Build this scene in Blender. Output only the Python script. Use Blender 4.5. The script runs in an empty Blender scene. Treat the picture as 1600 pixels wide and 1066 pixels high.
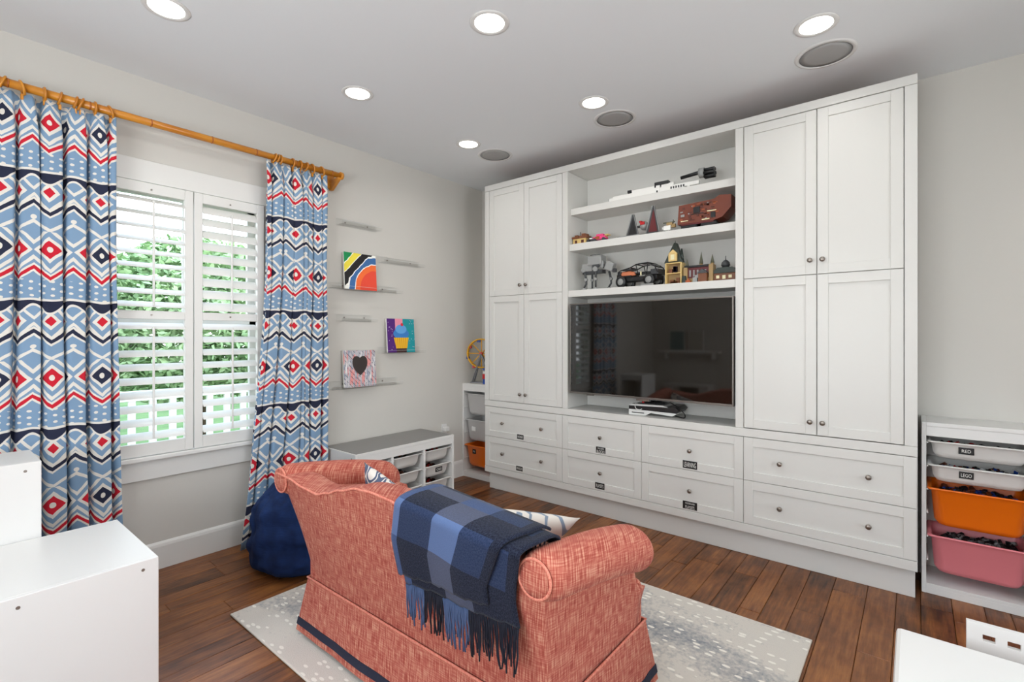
import bpy, bmesh, math, random
from mathutils import Vector, Matrix, noise
random.seed(7)
PI = math.pi
sc = bpy.context.scene
COL = sc.collection

# ---------------------------------------------------------------- camera
FPX, CXP, HYP, EYE = 768.0, 800.0, 526.3, 1.41
YAW = math.atan2(630, 768)
cam_d = bpy.data.cameras.new('camera'); cam = bpy.data.objects.new('camera', cam_d); COL.objects.link(cam)
cam.location = (0, 0, EYE); cam.rotation_euler = (PI/2, 0, YAW)
cam_d.sensor_width = 36.0; cam_d.lens = FPX/1600*36; cam_d.shift_y = -(533-HYP)/1600; cam_d.clip_start = 0.05
sc.camera = cam

# ---------------------------------------------------------------- world / exposure
sc.view_settings.view_transform = 'Standard'; sc.view_settings.look = 'None'
sc.view_settings.gamma = 1; sc.view_settings.use_curve_mapping = False
sc.view_settings.exposure = 0.08
world = bpy.data.worlds.new('world'); sc.world = world; world.use_nodes = True
wn = world.node_tree; wn.nodes.clear()
wo = wn.nodes.new('ShaderNodeOutputWorld'); wb = wn.nodes.new('ShaderNodeBackground')
wg = wn.nodes.new('ShaderNodeTexGradient'); wm = wn.nodes.new('ShaderNodeMapping'); wt = wn.nodes.new('ShaderNodeTexCoord')
wr = wn.nodes.new('ShaderNodeValToRGB'); wsx = wn.nodes.new('ShaderNodeSeparateXYZ')
wn.links.new(wt.outputs['Generated'], wsx.inputs[0]); wn.links.new(wsx.outputs['Z'], wr.inputs[0])
wr.color_ramp.elements[0].position = 0.0; wr.color_ramp.elements[0].color = (.92, .96, 1, 1)
wr.color_ramp.elements[1].position = 0.7; wr.color_ramp.elements[1].color = (.62, .78, 1, 1)
wn.links.new(wr.outputs[0], wb.inputs['Color']); wn.links.new(wb.outputs[0], wo.inputs[0])
wb.inputs['Strength'].default_value = 4.6

LAMP_W = 2.35          # each recessed downlight
LAMP_COL = (1.0, 0.975, 0.945)
FILL_W = 33.0          # fill lights added at two made-up windows out of view
def area(name, loc, rot, sx, sy, power, colr):
    d = bpy.data.lights.new(name, 'AREA'); d.shape = 'RECTANGLE'; d.size = sx; d.size_y = sy; d.energy = power; d.color = colr
    o = bpy.data.objects.new(name, d); COL.objects.link(o); o.location = loc; o.rotation_euler = rot; return o
area('fill_light_side', (1.95, .9, 1.5), (0, PI/2+.12, .62), 1.5, 2.2, FILL_W*1.2, (.95, .98, 1.0))  # added fill light, turned to brighten the left wall
area('fill_light_front', (-1.0, -1.43, 1.55), (PI/2+.42, 0, 0), 2.0, 1.5, FILL_W*1.25, (.95, .98, 1.0))  # added fill light behind the camera, tilted up to the ceiling

# ---------------------------------------------------------------- helpers
def lin(c):
    def f(v):
        v /= 255.0
        return v/12.92 if v <= .04045 else ((v+.055)/1.055)**2.4
    return (f(c[0]), f(c[1]), f(c[2]), 1)

class Ex:                                     # tiny arithmetic on shader sockets
    nt = None
    def __init__(s, v): s.v = v
    @staticmethod
    def op(o, a, b=None, c=None):
        n = Ex.nt.nodes.new('ShaderNodeMath'); n.operation = o
        for i, x in enumerate((a, b, c)):
            if x is None: continue
            x = x.v if isinstance(x, Ex) else x
            if isinstance(x, (int, float)): n.inputs[i].default_value = float(x)
            else: Ex.nt.links.new(x, n.inputs[i])
        return Ex(n.outputs[0])
    def __add__(s, o): return Ex.op('ADD', s, o)
    __radd__ = __add__
    def __sub__(s, o): return Ex.op('SUBTRACT', s, o)
    def __rsub__(s, o): return Ex.op('SUBTRACT', o, s)
    def __mul__(s, o): return Ex.op('MULTIPLY', s, o)
    __rmul__ = __mul__
    def __truediv__(s, o): return Ex.op('DIVIDE', s, o)
    def __lt__(s, o): return Ex.op('LESS_THAN', s, o)
    def __gt__(s, o): return Ex.op('GREATER_THAN', s, o)
    def abs(s): return Ex.op('ABSOLUTE', s)
    def fr(s): return Ex.op('FRACT', s)
    def floor(s): return Ex.op('FLOOR', s)
    def cos(s): return Ex.op('COSINE', s)
    def sin(s): return Ex.op('SINE', s)
def exmin(a, b): return Ex.op('MINIMUM', a, b)
def exmax(a, b): return Ex.op('MAXIMUM', a, b)
def mixc(fac, a, b):
    n = Ex.nt.nodes.new('ShaderNodeMix'); n.data_type = 'RGBA'
    f = fac.v if isinstance(fac, Ex) else fac
    if isinstance(f, (int, float)): n.inputs[0].default_value = f
    else: Ex.nt.links.new(f, n.inputs[0])
    for i, x in ((6, a), (7, b)):
        if isinstance(x, tuple): n.inputs[i].default_value = x if len(x) == 4 else (*x, 1)
        else: Ex.nt.links.new(x, n.inputs[i])
    return n.outputs[2]

MATS = {}
def mat(name, c, rough=.5, metal=0, bump=None, spec=.5, trans=0, sheen=0, coat=0, emit=None, var=None):
    """c sRGB 0-255; bump=(scale,strength[,stretch xyz]); var=(scale, second colour[,stretch])"""
    if name in MATS: return MATS[name]
    m = bpy.data.materials.new(name); m.use_nodes = True; nt = m.node_tree
    b = nt.nodes['Principled BSDF']
    b.inputs['Base Color'].default_value = lin(c); b.inputs['Roughness'].default_value = rough
    b.inputs['Metallic'].default_value = metal; b.inputs['Specular IOR Level'].default_value = spec
    b.inputs['Transmission Weight'].default_value = trans
    if sheen: b.inputs['Sheen Weight'].default_value = sheen; b.inputs['Sheen Roughness'].default_value = .5
    if coat: b.inputs['Coat Weight'].default_value = coat; b.inputs['Coat Roughness'].default_value = .1
    if emit: b.inputs['Emission Color'].default_value = lin(emit[0]); b.inputs['Emission Strength'].default_value = emit[1]
    tc = None
    def tex(scale, st):
        nonlocal tc
        if tc is None: tc = nt.nodes.new('ShaderNodeTexCoord')
        mp = nt.nodes.new('ShaderNodeMapping'); mp.inputs['Scale'].default_value = st
        n = nt.nodes.new('ShaderNodeTexNoise'); n.inputs['Scale'].default_value = scale; n.inputs['Detail'].default_value = 3
        nt.links.new(tc.outputs['Object'], mp.inputs[0]); nt.links.new(mp.outputs[0], n.inputs['Vector']); return n
    if var:
        n = tex(var[0], var[2] if len(var) > 2 else (1, 1, 1))
        r = nt.nodes.new('ShaderNodeValToRGB'); r.color_ramp.elements[0].position = .35; r.color_ramp.elements[1].position = .65
        r.color_ramp.elements[0].color = lin(c); r.color_ramp.elements[1].color = lin(var[1])
        nt.links.new(n.outputs['Fac'], r.inputs[0]); nt.links.new(r.outputs[0], b.inputs['Base Color'])
    if bump:
        n = tex(bump[0], bump[2] if len(bump) > 2 else (1, 1, 1))
        bp = nt.nodes.new('ShaderNodeBump'); bp.inputs['Strength'].default_value = bump[1]; bp.inputs['Distance'].default_value = .002
        nt.links.new(n.outputs['Fac'], bp.inputs['Height']); nt.links.new(bp.outputs[0], b.inputs['Normal'])
    MATS[name] = m; return m

def patmat(name, fn, rough=.8, src='Object', sheen=0, bump=None, spec=.4):
    """material whose base colour is fn(x,y,z) -> colour socket"""
    m = bpy.data.materials.new(name); m.use_nodes = True; nt = m.node_tree; Ex.nt = nt
    b = nt.nodes['Principled BSDF']; b.inputs['Roughness'].default_value = rough; b.inputs['Specular IOR Level'].default_value = spec
    if sheen: b.inputs['Sheen Weight'].default_value = sheen
    tc = nt.nodes.new('ShaderNodeTexCoord'); sp = nt.nodes.new('ShaderNodeSeparateXYZ')
    nt.links.new(tc.outputs[src], sp.inputs[0])
    out = fn(Ex(sp.outputs[0]), Ex(sp.outputs[1]), Ex(sp.outputs[2]), tc.outputs[src])
    nt.links.new(out, b.inputs['Base Color'])
    if bump:
        n = nt.nodes.new('ShaderNodeTexNoise'); n.inputs['Scale'].default_value = bump[0]
        nt.links.new(tc.outputs[src], n.inputs['Vector'])
        bp = nt.nodes.new('ShaderNodeBump'); bp.inputs['Strength'].default_value = bump[1]; bp.inputs['Distance'].default_value = .003
        nt.links.new(n.outputs['Fac'], bp.inputs['Height']); nt.links.new(bp.outputs[0], b.inputs['Normal'])
    MATS[name] = m; return m
def exnoise(vec, scale, detail=2, st=None, rough=.5):
    nt = Ex.nt
    if st:
        mp = nt.nodes.new('ShaderNodeMapping'); mp.inputs['Scale'].default_value = st; nt.links.new(vec, mp.inputs[0]); vec = mp.outputs[0]
    n = nt.nodes.new('ShaderNodeTexNoise'); n.inputs['Scale'].default_value = scale; n.inputs['Detail'].default_value = detail
    n.inputs['Roughness'].default_value = rough
    nt.links.new(vec, n.inputs['Vector']); return Ex(n.outputs['Fac'])

class MB:
    def __init__(s): s.b = bmesh.new()
    def box(s, x0, x1, y0, y1, z0, z1, bev=0, M=None, seg=1):
        r = bmesh.ops.create_cube(s.b, size=1)
        vs = r['verts']
        for v in vs:
            v.co = Vector(((x0+x1)/2+v.co.x*(x1-x0), (y0+y1)/2+v.co.y*(y1-y0), (z0+z1)/2+v.co.z*(z1-z0)))
        if bev:
            es = list({e for v in vs for e in v.link_edges})
            g = bmesh.ops.bevel(s.b, geom=vs+es, offset=bev, segments=seg, affect='EDGES', profile=.5)
            vs = list({v for f in g['faces'] for v in f.verts} | {v for v in vs if v.is_valid})
        if M:
            for v in vs: v.co = M @ v.co
        return s
    def cyl(s, p0, p1, r0, r1=None, n=16, cap=True):
        p0 = Vector(p0); p1 = Vector(p1); r1 = r0 if r1 is None else r1
        d = (p1-p0); q = d.to_track_quat('Z', 'Y')
        a = []; b = []
        for i in range(n):
            t = 2*PI*i/n; c = Vector((math.cos(t), math.sin(t), 0))
            a.append(s.b.verts.new(p0+q @ (c*r0))); b.append(s.b.verts.new(p1+q @ (c*r1)))
        for i in range(n):
            f = s.b.faces.new((a[i], a[(i+1) % n], b[(i+1) % n], b[i])); f.smooth = True
        if cap:
            if r0 > 1e-6: s.b.faces.new(a[::-1])
            if r1 > 1e-6: s.b.faces.new(b)
        return s
    def lathe(s, prof, n=24, M=None, cap=True):
        rings = []
        for (r, z) in prof:
            rings.append([s.b.verts.new((r*math.cos(2*PI*i/n), r*math.sin(2*PI*i/n), z)) for i in range(n)])
        for a, b in zip(rings, rings[1:]):
            for i in range(n):
                f = s.b.faces.new((a[i], a[(i+1) % n], b[(i+1) % n], b[i])); f.smooth = True
        if cap:
            s.b.faces.new(rings[0][::-1]); s.b.faces.new(rings[-1])
        if M:
            for ring in rings:
                for v in ring: v.co = M @ v.co
        return s
    def tube(s, pts, r, n=8, cap=True, closed=False):
        pts = [Vector(p) for p in pts]; L = len(pts); rings = []
        up = None
        for i, p in enumerate(pts):
            if closed: t = pts[(i+1) % L]-pts[(i-1) % L]
            else: t = pts[min(i+1, L-1)]-pts[max(i-1, 0)]
            if t.length < 1e-9: t = Vector((0, 0, 1))
            t.normalize()
            if up is None:
                up = Vector((0, 0, 1)) if abs(t.z) < .9 else Vector((1, 0, 0))
            u = (up - t*up.dot(t)); 
            if u.length < 1e-5: u = t.orthogonal()
            u.normalize(); w = t.cross(u); up = u
            rr = r(i/(L-1)) if callable(r) else r
            rings.append([s.b.verts.new(p+(u*math.cos(2*PI*k/n)+w*math.sin(2*PI*k/n))*rr) for k in range(n)])
        pr = list(zip(rings, rings[1:])) + ([(rings[-1], rings[0])] if closed else [])
        for a, b in pr:
            for k in range(n):
                f = s.b.faces.new((a[k], a[(k+1) % n], b[(k+1) % n], b[k])); f.smooth = True
        if cap and not closed:
            s.b.faces.new(rings[0][::-1]); s.b.faces.new(rings[-1])
        return s
    def ball(s, c, r, sx=1, sy=1, sz=1, n=10):
        g = bmesh.ops.create_uvsphere(s.b, u_segments=n*2, v_segments=n, radius=r)
        for v in g['verts']: v.co = Vector((c[0]+v.co.x*sx, c[1]+v.co.y*sy, c[2]+v.co.z*sz))
        for f in {f for v in g['verts'] for f in v.link_faces}: f.smooth = True
        return s
    def poly(s, pts, d):                      # flat outline pts (3d) extruded along d
        d = Vector(d); a = [s.b.verts.new(p) for p in pts]; b = [s.b.verts.new(Vector(p)+d) for p in pts]
        s.b.faces.new(a); s.b.faces.new(b[::-1]); n = len(a)
        for i in range(n): s.b.faces.new((a[(i+1) % n], a[i], b[i], b[(i+1) % n]))
        return s
    def grid(s, nu, nv, fn, smooth=True, uv=None, closeu=False):
        V = [[s.b.verts.new(fn(i/(nu-1), j/(nv-1))) for j in range(nv)] for i in range(nu)]
        lay = s.b.loops.layers.uv.verify() if uv else None
        rng = nu if closeu else nu-1
        for i in range(rng):
            i2 = (i+1) % nu
            for j in range(nv-1):
                f = s.b.faces.new((V[i][j], V[i2][j], V[i2][j+1], V[i][j+1])); f.smooth = smooth
                if lay:
                    for l, (a, b) in zip(f.loops, ((i, j), (i2, j), (i2, j+1), (i, j+1))): l[lay].uv = uv(a, b)
        return V
    def build(s, name, m, parent=None, loc=None, recalc=True):
        if recalc: bmesh.ops.recalc_face_normals(s.b, faces=s.b.faces)
        me = bpy.data.meshes.new(name); s.b.to_mesh(me); s.b.free()
        me.materials.append(m)
        o = bpy.data.objects.new(name, me); COL.objects.link(o)
        if parent: o.parent = parent
        if loc: o.location = loc
        return o
def tag(o, label=None, cat=None, group=None, kind=None):
    if label: o['label'] = label
    if cat: o['category'] = cat
    if group: o['group'] = group
    if kind: o['kind'] = kind
    return o
def empty(name, loc, rz=0, label=None, cat=None, group=None, kind=None):
    o = bpy.data.objects.new(name, None); COL.objects.link(o); o.location = loc; o.rotation_euler = (0, 0, rz); o.empty_display_size = .05
    return tag(o, label, cat, group, kind)
def copy_tree(o, parent=None, ch_of={}):
    c = o.copy(); COL.objects.link(c); c.parent = parent
    for ch in list(o.children): copy_tree(ch, c)
    return c
def solid(o, t, off=0):
    m = o.modifiers.new('thickness', 'SOLIDIFY'); m.thickness = t; m.offset = off; return o
def subs(o, n=1):
    m = o.modifiers.new('smooth', 'SUBSURF'); m.levels = n; m.render_levels = n; return o
def textmesh(s, size, m, parent, M, name='lettering', width=None, height=None):
    cu = bpy.data.curves.new(name, 'FONT'); cu.body = s; cu.size = size; cu.align_x = 'CENTER'; cu.align_y = 'CENTER'; cu.extrude = .0004
    t = bpy.data.objects.new('tmp', cu); COL.objects.link(t)
    me = bpy.data.meshes.new_from_object(t.evaluated_get(bpy.context.evaluated_depsgraph_get()))
    bpy.data.objects.remove(t); bpy.data.curves.remove(cu)
    xs = [v.co.x for v in me.vertices]; ys = [v.co.y for v in me.vertices]
    sx = width/(max(xs)-min(xs)) if width else 1; sy = height/(max(ys)-min(ys)) if height else sx
    cx = (max(xs)+min(xs))/2; cy = (max(ys)+min(ys))/2
    for v in me.vertices: v.co = M @ Vector(((v.co.x-cx)*sx, (v.co.y-cy)*sy, v.co.z))
    me.materials.clear(); me.materials.append(m); me.name = name
    o = bpy.data.objects.new(name, me); COL.objects.link(o); o.parent = parent; return o

# ---------------------------------------------------------------- materials
WHITE = mat('white_paint', (215, 214, 209), .38, bump=(60, .05))
WHITE2 = mat('white_laminate', (224, 223, 220), .35)
TRIM = mat('trim_paint', (224, 223, 219), .4)
WALL = mat('greige_wall_paint', (206, 203, 196), .75, bump=(220, .08))
CEIL = mat('ceiling_paint', (230, 233, 235), .85, bump=(180, .05))
METAL = mat('brushed_nickel', (150, 142, 134), .3, 1)
BLACK = mat('black_plastic', (22, 21, 22), .35)
LABEL = mat('black_label', (18, 17, 17), .5)
CHALK = mat('white_lettering', (225, 225, 220), .6)
BAMBOO = mat('bamboo', (212, 142, 40), .35, var=(14, (188, 114, 24), (1, .3, 1)), coat=.3)
BAMBOO2 = mat('bamboo_node', (168, 92, 28), .4)
CLEAR = bpy.data.materials.new('clear_acrylic'); CLEAR.use_nodes = True
nt = CLEAR.node_tree; nt.nodes.clear()
o_ = nt.nodes.new('ShaderNodeOutputMaterial'); t_ = nt.nodes.new('ShaderNodeBsdfTransparent'); g_ = nt.nodes.new('ShaderNodeBsdfGlossy')
mx = nt.nodes.new('ShaderNodeMixShader'); fr = nt.nodes.new('ShaderNodeLayerWeight'); fr.inputs[0].default_value = .12
t_.inputs[0].default_value = (.985, .988, .988, 1); g_.inputs['Roughness'].default_value = .08
mm = nt.nodes.new('ShaderNodeMath'); mm.operation = 'MULTIPLY'; mm.inputs[1].default_value = .38; nt.links.new(fr.outputs['Fresnel'], mm.inputs[0]); nt.links.new(mm.outputs[0], mx.inputs[0]); nt.links.new(t_.outputs[0], mx.inputs[1]); nt.links.new(g_.outputs[0], mx.inputs[2]); nt.links.new(mx.outputs[0], o_.inputs[0])
ACR_EDGE = mat('acrylic_edge', (232, 232, 230), .2)
GLASS = CLEAR

def floor_fn(x, y, z, vec):
    nt = Ex.nt
    oi = nt.nodes.new('ShaderNodeObjectInfo'); rnd = Ex(oi.outputs['Random'])
    off = nt.nodes.new('ShaderNodeCombineXYZ')
    for i in range(3): nt.links.new((rnd*(37.0+11*i)).v, off.inputs[i])
    va = nt.nodes.new('ShaderNodeVectorMath'); va.operation = 'ADD'; nt.links.new(vec, va.inputs[0]); nt.links.new(off.outputs[0], va.inputs[1])
    g = exnoise(va.outputs[0], 4.5, 7, (9, .8, 1), .68)
    k = exnoise(va.outputs[0], 3.0, 4, (1.6, 1, 1), .6)
    fg = exnoise(va.outputs[0], 16, 4, (6, .35, 1), .6)
    r = nt.nodes.new('ShaderNodeValToRGB'); e = r.color_ramp.elements
    e[0].position = .33; e[0].color = lin((54, 31, 18)); e[1].position = .70; e[1].color = lin((184, 122, 66))
    m1 = e.new(.5); m1.color = lin((124, 76, 40))
    nt.links.new((g*.45+k*.45+fg*.22+rnd*.14-.14).v, r.inputs[0])
    return mixc(rnd*.32, r.outputs[0], lin((104, 60, 36)))
OAK = patmat('hand_scraped_hickory', floor_fn, rough=.36, bump=(11, .5), spec=.38)

def tweed(x, y, z, vec):
    nt = Ex.nt
    cv = nt.nodes.new('ShaderNodeCombineXYZ'); nt.links.new((x+y*.8).v, cv.inputs[0]); nt.links.new((z+y*.15).v, cv.inputs[1])
    a = exnoise(cv.outputs[0], 100, 0, (2.6, .20, 1)); b = exnoise(cv.outputs[0], 100, 0, (.22, 3.0, 1)); c = exnoise(vec, 5, 1)
    f = a*.58+b*.34+c*.08
    r = nt.nodes.new('ShaderNodeValToRGB'); e = r.color_ramp.elements
    e[0].position = .34; e[0].color = lin((156, 74, 62)); e[1].position = .68; e[1].color = lin((208, 150, 126))
    m = e.new(.5); m.color = lin((181, 100, 85))
    nt.links.new(f.v, r.inputs[0]); return r.outputs[0]
TWEED = patmat('coral_tweed', tweed, rough=.95, sheen=.05, bump=(320, .25), spec=.12)
PIPING = mat('coral_piping', (202, 110, 92), .9, var=(160, (224, 150, 128)))
NAVYBAND = mat('navy_grosgrain', (30, 34, 54), .85, bump=(300, .4))
DENIM = mat('navy_corduroy', (17, 31, 64), .95, var=(9, (28, 50, 94)), bump=(16, 1.0, (1, 1, 7)), spec=.2)

C_W, C_B, C_N, C_R = lin((222, 217, 208)), lin((124, 152, 180)), lin((42, 46, 66)), lin((196, 36, 52))
def ikat(u, v, w, vec):
    P = .135; PV = .65
    n = exnoise(vec, 16, 1); n2 = exnoise(vec, 9, 1)
    u = u + (n-.5)*.014; v = v + (n2-.5)*.018
    t = u/P
    T = ((t.fr()-.5).abs())*2.0
    du = (1.0-T)*(P/2)
    vf = ((2.50-v)/PV+8.0)
    vp = vf.fr()
    s0 = ((vp+.5).fr()-.5)*PV
    cosu = (t*(2*PI)).cos()
    def zig(c, amp): return (vp-c)*PV - (T*2.0-1.0)*amp
    q = du/.046 + s0.abs()/.048
    col = C_B
    # chevrons around the diamond row
    ring = (q > 1.98)*(q < 2.42)
    col = mixc((q < 1.42), col, C_W); col = mixc(ring, col, C_W)
    alt = ((t+.5).floor()/2.0).fr() > .25
    dcol = mixc(alt, C_N, C_R)
    e = du*du/(.011*.011) + s0*s0/(.015*.015)
    col = mixc(q < 1.0, col, dcol); col = mixc(e < 1.0, col, C_W)
    # dotted blue band
    band = (vp > .235)*(vp < .40)
    col = mixc(band, col, C_B)
    dx = ((u/.037).fr()-.5).abs()*.037; dy = (((v+(u/.037).floor()*.011)/.034).fr()-.5).abs()*.034
    dots = (dx*dx/(.0088*.0088)+dy*dy/(.0064*.0064) < 1.0)*band
    col = mixc(dots, col, C_W)
    # solid red diamonds
    reg = (vp > .44)*(vp < .73)
    s3 = (vp-.555)*PV; q3 = du/.024 + s3.abs()/.026
    c3 = mixc(q3 < 3.7, C_B, C_W); c3 = mixc(q3 < 3.0, c3, C_B); c3 = mixc(q3 < 1.8, c3, C_W); c3 = mixc(q3 < 1.0, c3, C_R)
    col = mixc(reg, col, c3)
    # lower chevrons
    low = (zig(.69, .026) > 0.0)*(vp < .88)
    z5 = zig(.815, .024).abs()
    c5 = mixc(z5 < .0090, C_B, C_W)
    dd = (T*P/2); s6 = (vp-.75)*PV
    c5 = mixc(dd*dd/(.012*.012)+s6*s6/(.011*.011) < 1.0, c5, C_W)
    col = mixc(low*reg*1.0, col, c5); col = mixc((vp > .73)*(vp < .86), col, c5)
    for c, amp, th, cc in ((.178, .030, .0100, C_R), (.675, .028, .0105, C_N)):
        z = zig(c, amp).abs()
        col = mixc(z < th*2.15, col, C_W); col = mixc(z < th, col, cc)
    zc = ((vp-.425)*PV - cosu*.013).abs(); th = cosu*.0095+.0175
    col = mixc(zc < th+.012, col, C_W); col = mixc(zc < th, col, C_N)
    return col
IKAT = patmat('ikat_print_cotton', ikat, rough=.9, src='UV', spec=.2)

def swirl(x, y, z, vec):
    n = exnoise(vec, 9, 0, (1, 1, .8)); f = ((n*3.4+.2).fr()-.5).abs()
    return mixc(f < .15, C_W, lin((132, 148, 166)))
def swirl2(x, y, z, vec):
    n = exnoise(vec, 10, 0, (1, 1, 1.0)); f = ((n*4.0+.3).fr()-.5).abs()
    c = mixc(f < .26, C_W, lin((84, 96, 120)))
    return mixc(f < .05, c, C_W)
CUSH = patmat('cream_blue_scroll_linen', swirl, rough=.9)
CUSH2 = patmat('white_navy_scroll_linen', swirl2, rough=.9)

def plaid(u, v, w, vec):
    DK, MD, LB, GR, BL = lin((20, 22, 36)), lin((34, 47, 76)), lin((88, 109, 150)), lin((74, 79, 98)), lin((60, 78, 116))
    def cols(e, a, b, c_, d):
        c = mixc(u < .07, a, e); c = mixc((u > .40)*(u < .67), c, b); c = mixc(u > .67, c, c_); return mixc(u > .93, c, d)
    mid = cols(LB, MD, LB, MD, DK)
    dark = cols(BL, DK, GR, DK, DK)
    grey = cols(BL, GR, BL, MD, DK)
    c = mixc((v > -.065)*(v < .004), mid, grey)
    c = mixc((v > .004)*(v < .085), c, dark)
    c = mixc(v > .228, c, dark); c = mixc(v < -.065, c, dark)
    n = exnoise(vec, 160, 2)
    return mixc((n-.35)*.35, c, lin((120, 135, 170)))
PLAID = patmat('blue_navy_plaid_wool', plaid, rough=.95, src='UV', sheen=.08, bump=(220, .5), spec=.1)
WOOLN = mat('navy_wool', (20, 23, 38), .95); WOOLB = mat('blue_wool', (70, 88, 124), .95)

def rug_fn(x, y, z, vec):
    nt = Ex.nt
    big = exnoise(vec, 1.5, 3, (.55, 1.6, 1)); fine = exnoise(vec, 60, 2)
    f = (big-.46)*6.0 + (fine-.5)*1.5
    f = exmin(exmax(f, 0.0), 1.0)
    c = mixc(f, lin((208, 202, 192)), lin((122, 128, 136)))
    def dashes(st, scale, th):
        mp = nt.nodes.new('ShaderNodeMapping'); mp.inputs['Scale'].default_value = st; nt.links.new(vec, mp.inputs[0])
        vo = nt.nodes.new('ShaderNodeTexVoronoi'); vo.inputs['Scale'].default_value = scale; vo.inputs['Randomness'].default_value = .85
        nt.links.new(mp.outputs[0], vo.inputs['Vector']); return Ex(vo.outputs['Distance']) < th
    d = dashes((1, 2.2, 1), 14, .24)
    return mixc(d, c, lin((236, 232, 222)))
RUG = patmat('antelope_rug_pile', rug_fn, rough=.97, sheen=.2, bump=(300, .8), spec=.1)

# ---------------------------------------------------------------- room shell
XL, XR, YF, YB, ZC = -3.56, 2.4, -1.5, 3.84, 2.955
WY0, WY1, WZ0, WZ1 = 0.69, 1.56, 0.70, 2.33        # opening of the left window
fl = empty('floor', (0, 0, 0), kind='structure')
MB().box(XL-.1, XR+.1, YF-.1, YB+.1, -.12, -.0045).build('subfloor', mat('dark_joint', (44, 28, 19), .8), fl)
rows = []; x = XL
while x < XR:
    w = random.choice((.10, .127, .127, .152)); rows.append((x, min(x+w, XR))); x += w
for (xa, xb) in rows:
    y = YF - random.uniform(0, .9)
    while y < YB:
        L = random.uniform(.55, 1.75); ya, yb = max(y, YF), min(y+L, YB); y += L
        if yb-ya < .06: continue
        dz = random.uniform(-.0012, .0006)
        mb = MB(); g = .0005; c = .0020
        xs, ys = (xa+g, xb-g), (ya+g, yb-g)
        cx_, cy_ = (xa+xb)/2, (ya+yb)/2
        lo = [mb.b.verts.new((a-cx_, b-cy_, -.016)) for a, b in ((xs[0], ys[0]), (xs[1], ys[0]), (xs[1], ys[1]), (xs[0], ys[1]))]
        mi = [mb.b.verts.new((a-cx_, b-cy_, -.004)) for a, b in ((xs[0], ys[0]), (xs[1], ys[0]), (xs[1], ys[1]), (xs[0], ys[1]))]
        hi = [mb.b.verts.new((a-cx_, b-cy_, dz)) for a, b in ((xs[0]+c, ys[0]+c), (xs[1]-c, ys[0]+c), (xs[1]-c, ys[1]-c), (xs[0]+c, ys[1]-c))]
        for A, B in ((lo, mi), (mi, hi)):
            for i in range(4): mb.b.faces.new((A[i], A[(i+1) % 4], B[(i+1) % 4], B[i]))
        mb.b.faces.new(hi); mb.b.faces.new(lo[::-1])
        mb.build('plank', OAK, fl, (cx_, cy_, 0))
tag(MB().box(XL-.1, XR+.1, YF-.1, YB+.1, ZC, ZC+.1).build('ceiling', CEIL), kind='structure')
mb = MB()
mb.box(XL-.16, XL, YF-.1, WY0, 0, ZC).box(XL-.16, XL, WY1, YB+.1, 0, ZC).box(XL-.16, XL, WY0, WY1, 0, WZ0).box(XL-.16, XL, WY0, WY1, WZ1, ZC)
tag(mb.build('wall_left', WALL), kind='structure')
tag(MB().box(XL, XR, YB, YB+.12, 0, ZC).build('wall_back', WALL), kind='structure')
# right and front walls each with an unseen window opening added for the fill lights
mb = MB(); mb.box(XR, XR+.12, YF, 0, 0, ZC).box(XR, XR+.12, 2.4, YB, 0, ZC).box(XR, XR+.12, 0, 2.4, 0, .8).box(XR, XR+.12, 0, 2.4, 2.3, ZC)
tag(mb.build('wall_right', WALL), kind='structure')
mb = MB(); mb.box(XL, -2.05, YF-.12, YF, 0, ZC).box(.05, XR, YF-.12, YF, 0, ZC).box(-2.05, .05, YF-.12, YF, 0, .8).box(-2.05, .05, YF-.12, YF, 2.3, ZC)
tag(mb.build('wall_front', WALL), kind='structure')

for k, (M, a, b) in enumerate(((Matrix.Translation((XR, 0, 0)) @ Matrix.Rotation(PI/2, 4, 'Z'), 0, 2.4), (Matrix.Translation((0, YF, 0)) @ Matrix.Rotation(PI, 4, 'Z'), -.05, 2.05))):
    w = empty('window_%d' % (k+2), (0, 0, 0), kind='structure')  # unseen windows, added to go with the fill lights
    w.matrix_world = M; d0, d1 = ((-.10, -.06) if k == 0 else (.06, .10))
    mb = MB(); mb.box(a, a+.05, d0, d1, .8, 2.3).box(b-.05, b, d0, d1, .8, 2.3).box(a, b, d0, d1, .8, .85).box(a, b, d0, d1, 2.25, 2.3).box((a+b)/2-.02, (a+b)/2+.02, d0, d1, .85, 2.25).box(a+.05, b-.05, d0, d1, 1.53, 1.57)
    mb.build('sash', TRIM, w)
    MB().box(a+.05, b-.05, (d0+d1)/2-.002, (d0+d1)/2+.002, .85, 2.25).build('pane', GLASS, w)

def baseboard(name, L, M):
    prof = [(0, 0), (.018, 0), (.018, .135), (.014, .150), (.006, .158), (0, .162)]
    mb = MB(); mb.poly([M @ Vector((0, a, b)) for a, b in prof], (M.to_3x3() @ Vector((L, 0, 0))))
    return tag(mb.build(name, TRIM), kind='structure')
baseboard('baseboard_left', YB-YF, Matrix.Translation((XL, YF, 0)) @ Matrix(((0, 1, 0, 0), (1, 0, 0, 0), (0, 0, 1, 0), (0, 0, 0, 1))))
baseboard('baseboard_back', XR-XL, Matrix.Translation((XL, YB, 0)) @ Matrix.Diagonal((1, -1, 1, 1)))
baseboard('baseboard_right', YB-YF, Matrix.Translation((XR, YF, 0)) @ Matrix(((0, -1, 0, 0), (1, 0, 0, 0), (0, 0, 1, 0), (0, 0, 0, 1))))

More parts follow.
